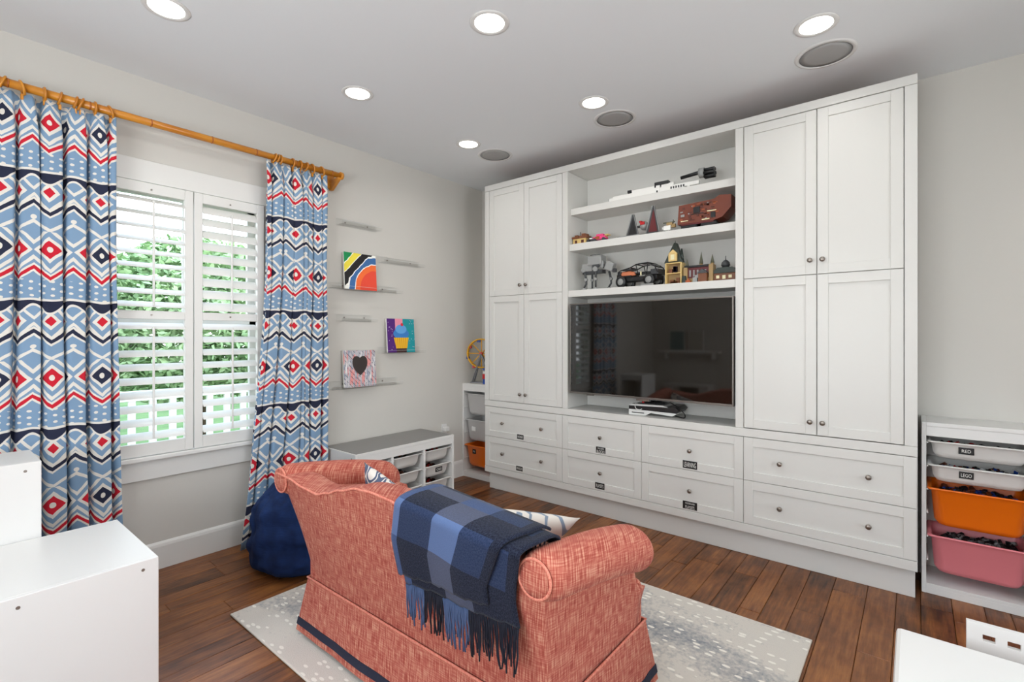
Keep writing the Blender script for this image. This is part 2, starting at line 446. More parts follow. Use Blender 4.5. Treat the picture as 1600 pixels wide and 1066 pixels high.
# window casing: header, side casings, sill and apron
tr = empty('trim_1', (XL, 0, 0), kind='structure')
MB().box(0, .024, WY0-.12, WY1+.12, WZ1, 2.46, .002).build('header_casing', TRIM, tr)
MB().box(0, .022, WY0-.10, WY0, .70, WZ1, .002).build('side_casing', TRIM, tr)
MB().box(0, .022, WY1, WY1+.10, .70, WZ1, .002).build('side_casing', TRIM, tr)
MB().box(-.10, .055, WY0-.13, WY1+.13, .672, .70, .006, seg=2).build('sill', TRIM, tr)
MB().box(0, .02, WY0-.10, WY1+.10, .556, .671, .002).build('apron', TRIM, tr)

# window sashes behind the shutters
win = empty('window_1', (XL-.12, 0, 0), kind='structure')
for (za, zb, dx) in ((.705, 1.53, .0), (1.50, 2.325, -.035)):
    mb = MB()
    mb.box(dx, dx+.03, WY0, WY0+.045, za, zb).box(dx, dx+.03, WY1-.045, WY1, za, zb)
    mb.box(dx, dx+.03, WY0, WY1, za, za+.04).box(dx, dx+.03, WY0, WY1, zb-.04, zb)
    mb.build('sash', TRIM, win)
    MB().box(dx+.003, dx+.027, 1.115, 1.137, za+.04, zb-.04).build('muntin', TRIM, win)
    for (a, b) in ((WY0+.045, 1.115), (1.137, WY1-.045)):
        MB().box(dx+.013, dx+.017, a, b, za+.04, zb-.04).build('pane', GLASS, win)

# plantation shutters
SX = XL+.012
def shutter(label, ya, yb, tilt_up, tilt_lo):
    o = empty('plantation_shutter', (SX, ya, WZ0), label=label, cat='shutter', group='plantation shutters on the window')
    W = yb-ya; H = WZ1-WZ0-.006; st = .048; t = .028
    MB().box(0, t, .001, st, .004, H, .002).build('stile', TRIM, o)
    MB().box(0, t, W-st, W-.001, .004, H, .002).build('stile', TRIM, o)
    rails = ((.004, .078), (1.515-WZ0, 1.565-WZ0), (2.262-WZ0, H))
    for a, b in rails: MB().box(.001, t-.001, st, W-st, a, b, .002).build('rail', TRIM, o)
    for (z0, z1, tilt, n) in ((rails[0][1], rails[1][0], tilt_lo, 9), (rails[1][1], rails[2][0], tilt_up, 9)):
        p = (z1-z0)/n; me = None
        for k in range(n):
            zc = z0+p*(k+.5)
            if me is None:
                mb = MB(); pts = []
                a = .036; th = .0055
                for i in range(12):
                    an = 2*PI*i/12; pts.append((math.cos(an)*a, 0, math.sin(an)*th))
                cs, sn = math.cos(tilt), math.sin(tilt)
                pts = [Vector((q[0]*cs+q[2]*sn, st+.001, -q[0]*sn+q[2]*cs)) for q in pts]
                mb.poly(pts, (0, W-2*st-.002, 0)); lo = mb.build('louver', TRIM, o, (t/2, 0, zc)); me = lo.data
            else:
                lo = bpy.data.objects.new('louver', me); COL.objects.link(lo); lo.parent = o; lo.location = (t/2, 0, zc)
        xo = t/2+math.cos(tilt)*.036+.004
        MB().box(xo, xo+.008, W/2-.006, W/2+.006, z0+p*.35, z1-p*.55, .002).build('tilt_rod', TRIM, o)
    for z in (2.285-WZ0, 1.54-WZ0): MB().cyl((t, W/2-.005, z), (t+.005, W/2-.005, z), .005, n=8).build('magnet_catch', METAL, o)
    return o
shutter('left white plantation shutter with open upper louvers beside the wide curtain', WY0, 1.124, .50, .56)
shutter('right white plantation shutter with nearly closed upper louvers beside the narrow curtain', 1.127, WY1, .92, .56)

# ---------------------------------------------------------------- media cabinet
cab = empty('media_cabinet', (-1.545, 3.43, 0), label='white built-in wall cabinet with doors, drawers and open shelves around the television', cat='cabinet')
CO = Vector((-1.545, 3.43, 0))
def cb(name, x0, x1, y0, y1, z0, z1, bev=.0015, m=None):
    return MB().box(x0-CO.x, x1-CO.x, y0-CO.y, y1-CO.y, z0, z1, bev).build(name, m or WHITE, cab)
FY = 3.38
cb('plinth', -3.085, 0.0, 3.43, 3.83, 0, .159)
mb = MB()
def cbx(*a, **k): mb.box(a[0]-CO.x, a[1]-CO.x, a[2]-CO.y, a[3]-CO.y, a[4], a[5], k.get('bev', .0012))
cbx(-3.10, -3.048, FY, 3.835, .825, 2.755); cbx(-.044, .01, FY, 3.835, .825, 2.755)      # outer stiles and sides
cbx(-2.238, -2.187, FY, 3.69, .825, 2.755); cbx(-.901, -.853, FY, 3.69, .825, 2.755)     # inner stiles
cbx(-3.10, .01, FY+.02, 3.835, .159, .770)                                                # drawer body
cbx(-3.048, -2.238, FY+.022, 3.835, .825, 2.755); cbx(-.853, -.044, FY+.022, 3.835, .825, 2.755)
cbx(-2.187, -.901, 3.69, 3.835, .825, 2.755)
mb.build('carcass', WHITE, cab)
cb('top_rail', -3.10, .01, FY-.002, 3.835, 2.7565, 2.808)
MB().box(-3.09-CO.x, 0-CO.x, 3.395-CO.y, 3.83-CO.y, 2.809, 2.813).build('bounce_tint_top', mat('bounce_brown', (150, 98, 58), .8), cab)  # unseen brown sheet added to tint the ceiling with bounced light
cb('worktop', -3.10, .01, FY-.001, 3.69, .7715, .8235)
cb('bottom_rail', -3.10, .01, FY, 3.42, .159, .2125)
for z0, z1, dy in ((1.732, 1.785, .008), (2.108, 2.164, .025), (2.405, 2.458, .045)):
    cb('shelf', -2.186, -.902, FY+dy, 3.689, z0, z1)
def shaker(name, x0, x1, z0, z1, fr=.055, gap=.0015):
    x0 += gap; x1 -= gap; z0 += gap; z1 -= gap
    e = empty(name, (x0-CO.x, FY-CO.y, z0)); e.parent = cab
    w, h = x1-x0, z1-z0
    mb = MB(); mb.box(fr-.002, w-fr+.002, .0085, .018, fr-.002, h-fr+.002)
    mb.build('panel', WHITE, e)
    mb = MB(); mb.box(0, fr, 0, .02, 0, h, .0012).box(w-fr, w, 0, .02, 0, h, .0012).box(fr, w-fr, 0, .02, 0, fr, .0012).box(fr, w-fr, 0, .02, h-fr, h, .0012)
    mb.build('frame', WHITE, e); return e
def knob(e, x, z):
    mb = MB(); prof = [(.005, 0), (.005, .012), (.009, .015), (.0145, .020), (.0145, .026), (.010, .030), (.003, .031)]
    mb.lathe(prof, 14, Matrix.Translation((x, 0, z)) @ Matrix.Rotation(PI/2, 4, 'X')); return mb.build('knob', METAL, e)
def sticker(e, x, z, w, h, lines):
    MB().box(x-w/2, x+w/2, -.0012, 0.0003, z-h/2, z+h/2).build('label_plate', LABEL, e)
    n = len(lines)
    for i, (t, hh, ww) in enumerate(lines):
        zz = z + (h*(.25 if n == 2 else 0))*(1-2*i)
        textmesh(t, .03, CHALK, e, Matrix.Translation((x, -.0014, zz)) @ Matrix.Rotation(PI/2, 4, 'X'), width=ww, height=hh)
DX = [(-3.046, -2.640), (-2.640, -2.240), (-.851, -.4485), (-.4485, -.046)]
for i, (a, b) in enumerate(DX):
    g = .0015 if i < 2 else .0024
    for z0, z1, kz in ((.8265, 1.7785, .903), (1.7785, 2.7545, 1.860)):
        d = shaker('door', a, b, z0, z1, gap=g)
        kx = (b-.034 if i % 2 == 0 else a+.030) - (a+g)
        knob(d, kx, kz-z0)
R = [(-3.098, -2.240, (-2.875, -2.442)), (-2.240, -1.549, (-1.882,)), (-1.549, -.852, (-1.192,)), (-.852, .008, (-.642, -.201))]
TXT = [[[('HORSES', .020, .058)], [('VEHICLES', .020, .058)]], [[('WOODEN', .012, .055), ('BLOCKS', .022, .066)], [('PLAYSETS', .026, .064)]],
       [[('LEARNING', .034, .082)], [('WOODLAND', .012, .066), ('PLAYSETS', .021, .062)]], [None, None]]
SXP = [(-2.680, -2.690), (-1.885, -1.893), (-1.196, -1.196)]
for i, (a, b, ks) in enumerate(R):
    for j, (z0, z1) in enumerate(((.493, .7685), (.214, .493))):
        d = shaker('drawer', a, b, z0, z1)
        for k in ks: knob(d, k-a-.0015, (.627 if j == 0 else .353)-z0)
        if TXT[i][j]:
            w = (.072, .082, .098)[i]; h = (.040, .048, .052)[i]
            sticker(d, SXP[i][j]-a, .036, w, h, TXT[i][j])

# ---------------------------------------------------------------- television
tv = empty('television', (-1.531, 3.36, 1.316), label='large flat television with thin grey bezel hung inside the white cabinet', cat='television')
SCREEN = mat('dark_screen_glass', (20, 17, 13), .04, spec=.7)
MB().box(-.624, .624, .012, .048, -.359, .359, .004).build('housing', mat('dark_grey_plastic', (52, 50, 50), .4), tv)
MB().box(-.616, .616, .004, .014, -.346, .350, 0).build('screen', SCREEN, tv)
mb = MB(); BZ = mat('bezel_metal', (118, 112, 106), .35, .7)
mb.box(-.624, -.615, 0, .02, -.359, .359, .001).box(.615, .624, 0, .02, -.359, .359, .001).box(-.615, .615, 0, .02, .350, .359, .001).box(-.615, .615, 0, .02, -.359, -.345, .001)
mb.build('bezel', BZ, tv)
MB().box(-.05, .05, 0, .012, -.374, -.358, .002).build('logo_tab', METAL, tv)
MB().box(-.2, .2, .048, .329, -.2, .2, .01).build('wall_mount', BLACK, tv)
MB().box(.60, .625, .05, .12, .22, .33, .004).box(.60, .62, .05, .10, -.30, .10, .004).build('side_bracket', BLACK, tv)

# game console and cables
gc = empty('game_console', (-1.68, 3.445, .8242), rz=.05, label='white and black game console lying flat under the television', cat='game console')
GW = mat('console_white', (226, 226, 222), .35)
mb = MB(); mb.poly([(0, 0, .0), (.13, 0, .0), (.17, 0, .022), (.33, 0, .012), (.36, 0, .03), (.36, 0, .034), (0, 0, .040)], (0, .22, 0)); mb.build('lower_shell', GW, gc)
mb = MB(); mb.poly([(.0, .002, .040), (.355, .002, .034), (.375, .002, .055), (.35, .002, .078), (.0, .002, .066)], (0, .216, 0)); mb.build('faceplate', BLACK, gc)
mb = MB(); mb.poly([(0, 0, .066), (.30, 0, .073), (.26, 0, .084), (.02, 0, .080)], (0, .22, 0)); mb.build('upper_shell', GW, gc)
MB().box(.025, .12, -.002, .001, .014, .020).build('disc_slot', BLACK, gc)
MB().box(.06, .26, .03, .19, .081, .087).build('top_vent', BLACK, gc)
def cable(label, pts, r, m, name='cable'):
    P = [Vector(p) for p in pts]; out = []
    for i in range(len(P)-1):
        a, b, c, d = P[max(i-1, 0)], P[i], P[i+1], P[min(i+2, len(P)-1)]
        for k in range(8):
            t = k/8; out.append(.5*((2*b)+(c-a)*t+(2*a-5*b+4*c-d)*t*t+(3*b-a-3*c+d)*t**3))
    out.append(P[-1]); mb = MB(); mb.tube(out, r, 6)
    return tag(mb.build(name, m), label, 'cable')
cable('black cable looping off the right side of the game console', [(-1.42, 3.6, .915), (-1.36, 3.50, .92), (-1.30, 3.46, .90), (-1.26, 3.46, .86), (-1.27, 3.48, .832), (-1.33, 3.52, .829), (-1.37, 3.56, .829)], .004, BLACK)
cable('tangled black cable lying on top of the game console', [(-1.62, 3.55, .916), (-1.56, 3.48, .917), (-1.52, 3.54, .919), (-1.48, 3.47, .918), (-1.43, 3.53, .917), (-1.50, 3.60, .916), (-1.58, 3.62, .915)], .0035, BLACK)
cable('white cable hooked over the left front of the game console', [(-1.60, 3.50, .914), (-1.62, 3.455, .916), (-1.625, 3.437, .895), (-1.612, 3.430, .872), (-1.585, 3.432, .866), (-1.57, 3.436, .874)], .003, GW)
jk = empty('toy_figurine', (-1.575, 3.47, .9145), label='tiny red and white figurine on top of the game console', cat='figurine')
MB().cyl((0, 0, 0), (0, 0, .012), .010, .008, 8).build('body', mat('red_plastic', (184, 30, 34), .4), jk)
MB().ball((0, 0, .018), .008, n=6).build('head', GW, jk)

# ---------------------------------------------------------------- storage frames and bins
STUD = mat('stud_plastic', (225, 224, 220), .4)
def storage_frame(label, name, w, d, h, cols, loc, rz, slots, topmat=None, back=True):
    o = empty(name, loc, rz, label=label, cat='storage unit')
    t = .020
    MB().box(0, t, 0, d, 0, h, .0015).build('side_panel', WHITE2, o)
    MB().box(w-t, w, 0, d, 0, h, .0015).build('side_panel', WHITE2, o)
    MB().box(t, w-t, 0, d, h-.022, h, .0015).build('top_panel', WHITE2, o)
    MB().box(t, w-t, .002, .020, h-.075, h-.0225, .001).build('top_rail', WHITE2, o)
    MB().box(t, w-t, .002, d-.002, .036, .055, .001).build('bottom_panel', WHITE2, o)
    MB().box(t, w-t, .002, .020, 0, .036, .001).build('bottom_rail', WHITE2, o)
    if back: MB().box(t, w-t, d-.010, d-.002, .056, h-.023).build('back_panel', WHITE2, o)
    if topmat: MB().box(.014, w-.014, .014, d-.014, h+.0002, h+.0035, .001).build('top_mat', topmat, o)
    cw = (w-2*t-(cols-1)*t)/cols; me = None
    for c in range(cols):
        xa = t+c*(cw+t)
        if c: MB().box(xa-t, xa, .004, d-.012, .056, h-.0765, .001).build('divider', WHITE2, o)
        for s in slots:
            for side in (0, 1):
                if me is None:
                    r = MB().box(0, .009, .006, d-.03, -.008, 0, .002).build('runner', STUD, o, (0, 0, 0)); me = r.data
                else:
                    r = bpy.data.objects.new('runner', me); COL.objects.link(r); r.parent = o
                r.location = (xa if side == 0 else xa+cw-.009, 0, s)
    for y in (.05, d-.05):
        MB().cyl((-.0006, y, h-.035), (.0008, y, h-.035), .006, n=10).build('screw_cap', METAL, o)
        MB().cyl((w+.0006, y, h-.035), (w-.0008, y, h-.035), .006, n=10).build('screw_cap', METAL, o)
    return o, t, cw
BINW = mat('translucent_white_bin', (216, 214, 210), .4, spec=.5)
BINGR = mat('translucent_grey_bin', (196, 194, 192), .35)
BINO = mat('orange_bin', (236, 112, 10), .35); BINP = mat('pink_bin', (228, 132, 140), .4)
def rrect(x0, x1, y0, y1, r, z, n=4):
    P = []
    for cx, cy, a0 in ((x1-r, y0+r, -PI/2), (x1-r, y1-r, 0), (x0+r, y1-r, PI/2), (x0+r, y0+r, PI)):
        for k in range(n+1):
            a = a0+PI/2*k/n; P.append((cx+r*math.cos(a), cy+r*math.sin(a), z))
    return P
def bin_(label, w, d, h, m, parentloc, rz, sticker_=None, group=None, spread=.012):
    """origin = front-left rim corner; front faces -y; rim flange spans w"""
    o = empty('storage_bin', parentloc, rz, label=label, cat='bin', group=group)
    mb = MB(); a = .012; k = .022 + h*.05; rb = .022+h*.12
    loops = [rrect(0, w, 0, d, .02, 0), rrect(0, w, 0, d, .02, -.008), rrect(a, w-a, a, d-a, .03, -.009),
             rrect(a+.004, w-a-.004, a+.003, d-a, .035, -.012), rrect(k*.9, w-k*.9, a+h*.06+.004, d-k*.8, rb, -h+.03),
             rrect(k+.012, w-k-.012, a+h*.06+.014, d-k, rb, -h+.006), rrect(k+.03, w-k-.03, a+h*.06+.03, d-k-.02, .04, -h)]
    inner = [rrect(k+.03, w-k-.03, a+h*.06+.03, d-k-.02, .04, -h+.003), rrect(k+.01, w-k-.01, a+h*.06+.010, d-k, rb, -h+.010),
             rrect(a+.008, w-a-.008, a+.006, d-a-.004, .03, -.012), rrect(a+.002, w-a-.002, a, d-a, .03, 0)]
    L = [[mb.b.verts.new(p) for p in lp] for lp in loops+inner]; n = len(L[0])
    L.append(L[0])
    for A, B in zip(L, L[1:]):
        if A is L[6]: continue
        for i in range(n):
            f = mb.b.faces.new((A[i], A[(i+1) % n], B[(i+1) % n], B[i])); f.smooth = True
    mb.b.faces.new(L[6]); mb.b.faces.new(L[7][::-1])
    mb.build('tub', m, o)
    if sticker_:
        t, sx, sz, sw, sh, tw, th = sticker_
        yf = a+.003+(-sz-.012)*.06
        MB().box(sx-sw/2, sx+sw/2, yf-.0025, yf+.003, sz-sh/2, sz+sh/2, .001).build('label_plate', LABEL, o)
        if t: textmesh(t, .03, CHALK, o, Matrix.Translation((sx, yf-.0032, sz)) @ Matrix.Rotation(PI/2, 4, 'X'), width=tw, height=th)
    return o
BRICKM = {k: mat('toy_'+k, c, .4) for k, c in dict(red=(190, 26, 30), blue=(28, 72, 160), white=(230, 230, 228), black=(24, 24, 26), yellow=(232, 180, 30), brown=(110, 52, 22), green=(40, 110, 50), tan=(204, 180, 128), grey=(128, 128, 128)).items()}
def contents(label, x0, x1, y0, y1, z, n, cols, rz=0, loc=(0, 0, 0)):
    mb = MB(); rnd = random.Random(hash(label) % 999 if False else len(label)*7+n)
    me_m = [BRICKM[c] for c in cols]
    idx = []
    for i in range(n):
        x, y = rnd.uniform(x0, x1), rnd.uniform(y0, y1); s = rnd.uniform(.012, .024)
        M = Matrix.Translation((x, y, z+rnd.uniform(-.012, .003))) @ Matrix.Rotation(rnd.uniform(0, 6), 4, (rnd.random(), rnd.random(), rnd.random()+.1))
        nf = len(mb.b.faces); mb.box(-s, s, -s*.5, s*.5, -s*.4, s*.4, 0, M)
        mb.b.faces.ensure_lookup_table()
        for f in mb.b.faces[nf:]: f.material_index = i % len(cols)
    o = mb.build('toy_pieces', me_m[0], None, loc)
    for m in me_m[1:]: o.data.materials.append(m)
    o.rotation_euler = (0, 0, rz)
    return tag(o, label, 'toy pieces', kind='stuff')
SL = [.832, .703, .574, .445, .316, .187]
# far corner unit
fu, t, cw = storage_frame('tall white bin storage frame in the far corner left of the wall cabinet', 'storage_rack', .455, .298, .94, 1, (-3.557, 3.54, 0), 0, SL)
for lab, z, m, st in (('grey translucent bin, highest in the far corner frame', .832, BINGR, None),
                      ('grey translucent bin with white logo tag, middle of the far corner frame', .574, BINGR, 'w'),
                      ('orange bin with black label in the far corner frame', .316, BINO, ('TOYS', .13, -.06, .045, .045, .026, .016))):
    b = bin_(lab, .405, .285, .215, m, (-3.557+.025, 3.535, z+.0085), 0, st if st != 'w' else None)
    if st == 'w':
        MB().box(.10, .155, .010, .020, -.115, -.07, .004).build('white_tag', WHITE2, b)
# right unit
ru, t, cw = storage_frame('tall white bin storage frame right of the wall cabinet at the photo edge', 'storage_rack', .46, .298, .94, 1, (.027, 3.54, 0), 0, SL)
bz = dict(w=.405, d=.285)
bin_('shallow translucent bin labelled RED, highest in the right frame', .41, .285, .095, BINW, (.027+.025, 3.535, .832+.0085), 0, ('RED', .158, -.040, .062, .036, .036, .016))
bin_('shallow translucent bin labelled LEGO, second from top in the right frame', .41, .285, .095, BINW, (.027+.025, 3.535, .703+.0085), 0, ('LEGO', .158, -.040, .058, .036, .042, .018))
bin_('bright orange deep bin between the LEGO bin and the pink bin', .41, .285, .21, BINO, (.027+.025, 3.535, .574+.0085), 0)
bin_('pink deep bin at the bottom of the right frame', .41, .285, .21, BINP, (.027+.025, 3.535, .316+.0085), 0)
contents('red and black toy bricks filling the bin labelled RED', .115, .41, 3.585, 3.76, .802, 90, ['black', 'red', 'black'])
contents('mixed coloured toy bricks filling the bin labelled LEGO', .115, .41, 3.585, 3.76, .674, 120, ['blue', 'white', 'red', 'black', 'black', 'brown', 'black'])
contents('dark toy pieces heaped in the bright orange bin', .12, .405, 3.60, 3.76, .550, 110, ['brown', 'black', 'blue'])
contents('black toy pieces heaped in the pink bin', .12, .405, 3.60, 3.76, .290, 110, ['black', 'grey', 'black'])
# low bench under the acrylic ledges
be, t, cw = storage_frame('low white storage bench with grey top mat below the wall ledges', 'storage_bench', .972, .44, .56, 3, (-3.098, 2.01, 0), PI/2, (.455, .325, .195), topmat=mat('grey_top_mat', (140, 138, 135), .7))
colname = ('left column', 'middle column', 'right column'); rowname = ('top row', 'middle row', 'bottom row')
for c in range(3):
    for r_, z in enumerate((.455, .325, .195)):
        st = ('CARS', .16, -.045, .075, .038, .055, .02) if (c == 2 and r_ == 1) else (('ZOO', .16, -.045, .075, .036, .05, .02) if (c == 1 and r_ == 2) else None)
        lab = 'shallow white bin in the %s, %s of the low bench' % (rowname[r_], colname[c]) + (' with black label' if st else '')
        xa = t+c*(cw+t)+.003
        p = Matrix.Rotation(PI/2, 4, 'Z') @ Vector((xa, .006, 0))
        bin_(lab, cw-.006, .42, .10, BINW, (-3.098+p.x, 2.01+p.y, z+.0085), PI/2, st)
        if r_ < 2 or c == 2:
            contents('dark toy pieces in the %s, %s bin of the low bench' % (rowname[r_], colname[c]), xa+.065, xa+cw-.075, .075, .34, z-.030, 44, [['brown', 'black', 'brown'], ['black', 'brown', 'grey'], ['brown', 'black', 'red']][c], PI/2, (-3.098, 2.01, 0))
# two white units at the left edge
def low_unit(label, x1, w, y1, d, h, slots):
    o, t, cw = storage_frame(label, 'storage_frame', w, d, h, max(1, int(w/.3)), (x1, y1, 0), PI, slots)
    return o, t, cw
storage_frame('low white storage unit in the left foreground, its plain side panel facing the sofa', 'storage_unit', .615, .44, .55, 2, (-2.288, .610, 0), PI, (.455, .325, .195))
storage_frame('taller white storage unit behind the low one at the left photo edge', 'storage_unit', .33, .44, .875, 1, (-2.912, .352, 0), PI, (.75, .60, .45, .30))
MB_ = MB().box(-.0, .010, -.44, .008, 0, .035, .002); o = MB_.build('foot_rail', WHITE2, None, (-2.288, .610, 0)); tag(o, 'white foot rail along the base of the low storage unit', 'rail')
b = bin_('red shallow bin in the low white storage unit of the left foreground', .27, .42, .10, BRICKM['red'], (-2.311, .618, .4635), PI)

# ---------------------------------------------------------------- toy wheel on the corner frame
wh = empty('toy_ferris_wheel', (-3.42, 3.68, .9401), rz=.5, label='yellow toy fairground wheel with red seats on the corner frame', cat='toy')
WY = mat('yellow_plastic', (236, 176, 20), .35)
R0 = .145; zc = .30
for y in (-.02, .02):
    mb = MB(); mb.tube([(R0*math.cos(a*PI/12), y, zc+R0*math.sin(a*PI/12)) for a in range(24)], .007, 8, closed=True); mb.build('wheel_rim', WY, wh)
mb = MB()
for k in range(8):
    a = k*PI/4; mb.cyl((0, 0, zc), (R0*math.cos(a), 0, zc+R0*math.sin(a)), .005, n=6)
mb.build('spokes', WY, wh)
for k in range(8):
    a = k*PI/4+.2; MB().box(-.016, .016, -.014, .014, -.030, -.004, .004, M=Matrix.Translation((R0*math.cos(a), 0, zc+R0*math.sin(a)))).build('seat', BRICKM['red'] if k % 2 else BRICKM['blue'], wh)
for s in (-1, 1):
    mb = MB(); mb.cyl((s*.09, -.035, .0), (0, -.035, zc), .007, n=6).cyl((s*.09, .035, .0), (0, .035, zc), .007, n=6); mb.build('support_leg', mat('steel_grey', (120, 122, 128), .4), wh)
MB().cyl((0, -.04, zc), (0, .04, zc), .014, n=10).build('hub', BRICKM['red'], wh)
MB().box(-.11, .11, -.05, .05, 0, .012, .003).build('base', mat('base_grey', (130, 130, 135), .5), wh)
gb = empty('toy_robot', (-3.30, 3.60, .9401), label='small red and blue brick figure standing under the toy wheel', cat='toy')
MB().box(-.02, .02, -.012, .012, .0, .05, .002).build('legs', BRICKM['blue'], gb); MB().box(-.024, .024, -.014, .014, .05, .10, .002).build('torso', BRICKM['red'], gb); MB().box(-.014, .014, -.012, .012, .10, .125, .003).build('head', BRICKM['white'], gb)

# ---------------------------------------------------------------- wall outlet, acrylic ledges, canvases
ot = empty('wall_outlet', (XL, 3.29, .50), label='white wall outlet with plugged-in adapter above the right end of the low bench', cat='outlet')
MB().box(0, .006, -.035, .035, -.057, .057, .002).build('cover_plate', WHITE2, ot); MB().box(.006, .055, -.028, .028, -.01, .035, .006).build('adapter', WHITE2, ot)
def ledge(label, ya, yb, z, d=.095):
    o = empty('acrylic_ledge', (XL, ya, z), label=label, cat='wall ledge', group='clear acrylic ledges on the left wall'); W = yb-ya
    MB().box(.0005, .0045, 0, W, 0, .055).build('back_plate', CLEAR, o)
    MB().box(.0046, d, 0, W, -.004, 0).build('shelf_plate', CLEAR, o)
    MB().box(d, d+.004, 0, W, -.004, .022).build('front_lip', CLEAR, o)
    mb = MB(); e = .0012
    mb.box(.0005, .0045, 0, W, .055, .055+e).box(d, d+.004, 0, W, .022, .022+e)
    mb.build('polished_edge', ACR_EDGE, o)
    for y in (W*.22, W*.78): MB().cyl((.0045, y, .03), (.0075, y, .03), .006, n=10).build('screw', METAL, o)
    return o
ledge('clear acrylic ledge highest on the wall, empty', 2.13, 2.50, 2.30)
ledge('clear acrylic ledge, empty, right of the striped canvas', 2.52, 2.97, 2.045)
ledge('clear acrylic ledge holding the striped canvas', 2.04, 2.72, 1.79)
ledge('clear acrylic ledge, empty, between the striped and the heart canvas', 2.13, 2.46, 1.535)
ledge('clear acrylic ledge holding the cupcake canvas', 2.52, 2.98, 1.27)
ledge('clear acrylic ledge holding the heart canvas', 2.04, 2.72, 1.00)

def canvas(label, yc, z, s, fn, lean=.07, w=None):
    w = w or s
    o = empty('canvas_painting', (XL+.052, yc, z+.001), label=label, cat='painting')
    m = patmat('paint_'+label.split()[0], fn, rough=.6)
    cm = mat('canvas_edge', (228, 226, 220), .8)
    a = MB().box(-.009, .009, -w/2, w/2, 0, s, .001).build('stretcher', cm, o)
    b = MB().box(.0092, .0105, -w/2, w/2, 0, s).build('painted_face', m, o)
    o.rotation_euler = (0, -lean, 0); return o
def art1(x, y, z, vec):
    # local y -.15..15 (left..right), z 0..0.3
    n = exnoise(vec, 22, 2); d = (y+.15)*1.0 + (z*-1.0+.30)*.95 + (n-.5)*.03      # distance from top-left corner
    c = lin((250, 250, 240))
    def band(a, b, col, c): return mixc((d > a)*(d < b), c, lin(col))
    c = band(-1, .085, (20, 140, 80), c); c = band(.093, .16, (240, 222, 70), c); c = band(.168, .27, (28, 27, 28), c); 
    r = ((y-.15)*(y-.15)+z*z*.9); q = exnoise(vec, 22, 2); rr = Ex.op('SQRT', r)+(q-.5)*.02
    c = mixc((rr < .275)*(d > .24), c, lin((250, 250, 245))); c = mixc((rr < .262)*(d > .25), c, lin((60, 108, 164)))
    c = mixc(rr < .212, c, lin((250, 250, 245))); c = mixc(rr < .205, c, lin((246, 112, 54))); c = mixc(rr < .160, c, lin((236, 78, 56)))
    return c
def art2(x, y, z, vec):
    n = exnoise(vec, 30, 2)
    c = mixc(y < -.03, lin((24, 150, 158)), lin((104, 40, 136)))
    c = mixc(y < -.05, c, lin((84, 34, 120)))
    c = mixc((y > -.062)*(y < .02)*(z > .2), c, lin((240, 150, 170)))
    ys = y-.0
    e = (ys*ys)/(.085*.085)+(z-.165)*(z-.165)/(.048*.048)
    c = mixc(e < 1.0, c, lin((58, 128, 200)))
    e = (ys*ys)/(.060*.060)+(z-.205)*(z-.205)/(.040*.040)
    c = mixc(e < 1.0, c, lin((96, 164, 222)))
    e = (ys-.012)*(ys-.012)+(z-.245)*(z-.245)
    c = mixc(e < .014*.014, c, lin((214, 30, 50)))
    cup = (z > .035)*(z < .130)*(ys.abs() < .052+z*.22)
    st = ((ys*46.0).fr() < .3)
    c = mixc(cup, c, mixc(st, lin((240, 190, 40)), lin((214, 140, 26))))
    c = mixc((z < .036)*(ys.abs() < .055), c, lin((70, 44, 40)))
    vo = Ex.nt.nodes.new('ShaderNodeTexVoronoi'); vo.inputs['Scale'].default_value = 48; Ex.nt.links.new(vec, vo.inputs['Vector'])
    return mixc((Ex(vo.outputs['Distance']) < .17)*(ys.abs() > .09), c, lin((220, 200, 226)))
def art3(x, y, z, vec):
    zz = (z-.165); yy = y.abs()
    n = exnoise(vec, 26, 3, (1, 2.5, .8)); n3 = exnoise(vec, 14, 2, (1, 3.0, .5))
    c = mixc((n-.35)*2.6, lin((214, 206, 206)), lin((120, 136, 160)))
    c = mixc((n3 > .58)*1.0, c, lin((226, 150, 146)))
    ch = ((z*26.0+(y*26.0).fr()*1.0).fr() < .16)*(exnoise(vec, 40, 1) > .5)
    c = mixc(ch, c, lin((60, 66, 84)))
    c = mixc((n3 < .36)*1.0, c, lin((240, 238, 236)))
    # heart: (x^2+y^2-1)^3 - x^2 y^3 < 0 
    X = y/.062; Z = (zz+.004)/.072
    q = X*X+Z*Z-1.0
    return mixc((q*q*q - X*X*Z*Z*Z) < 0.0, c, lin((58, 50, 48)))
canvas('striped canvas painted in green, yellow, black, blue and orange arcs', 2.325, 1.7905, .298, art1)
canvas('cupcake canvas painted in purple, teal and blue', 2.735, 1.2705, .296, art2)
canvas('heart canvas with a dark heart on marbled pastel strokes', 2.320, 1.0005, .298, art3)

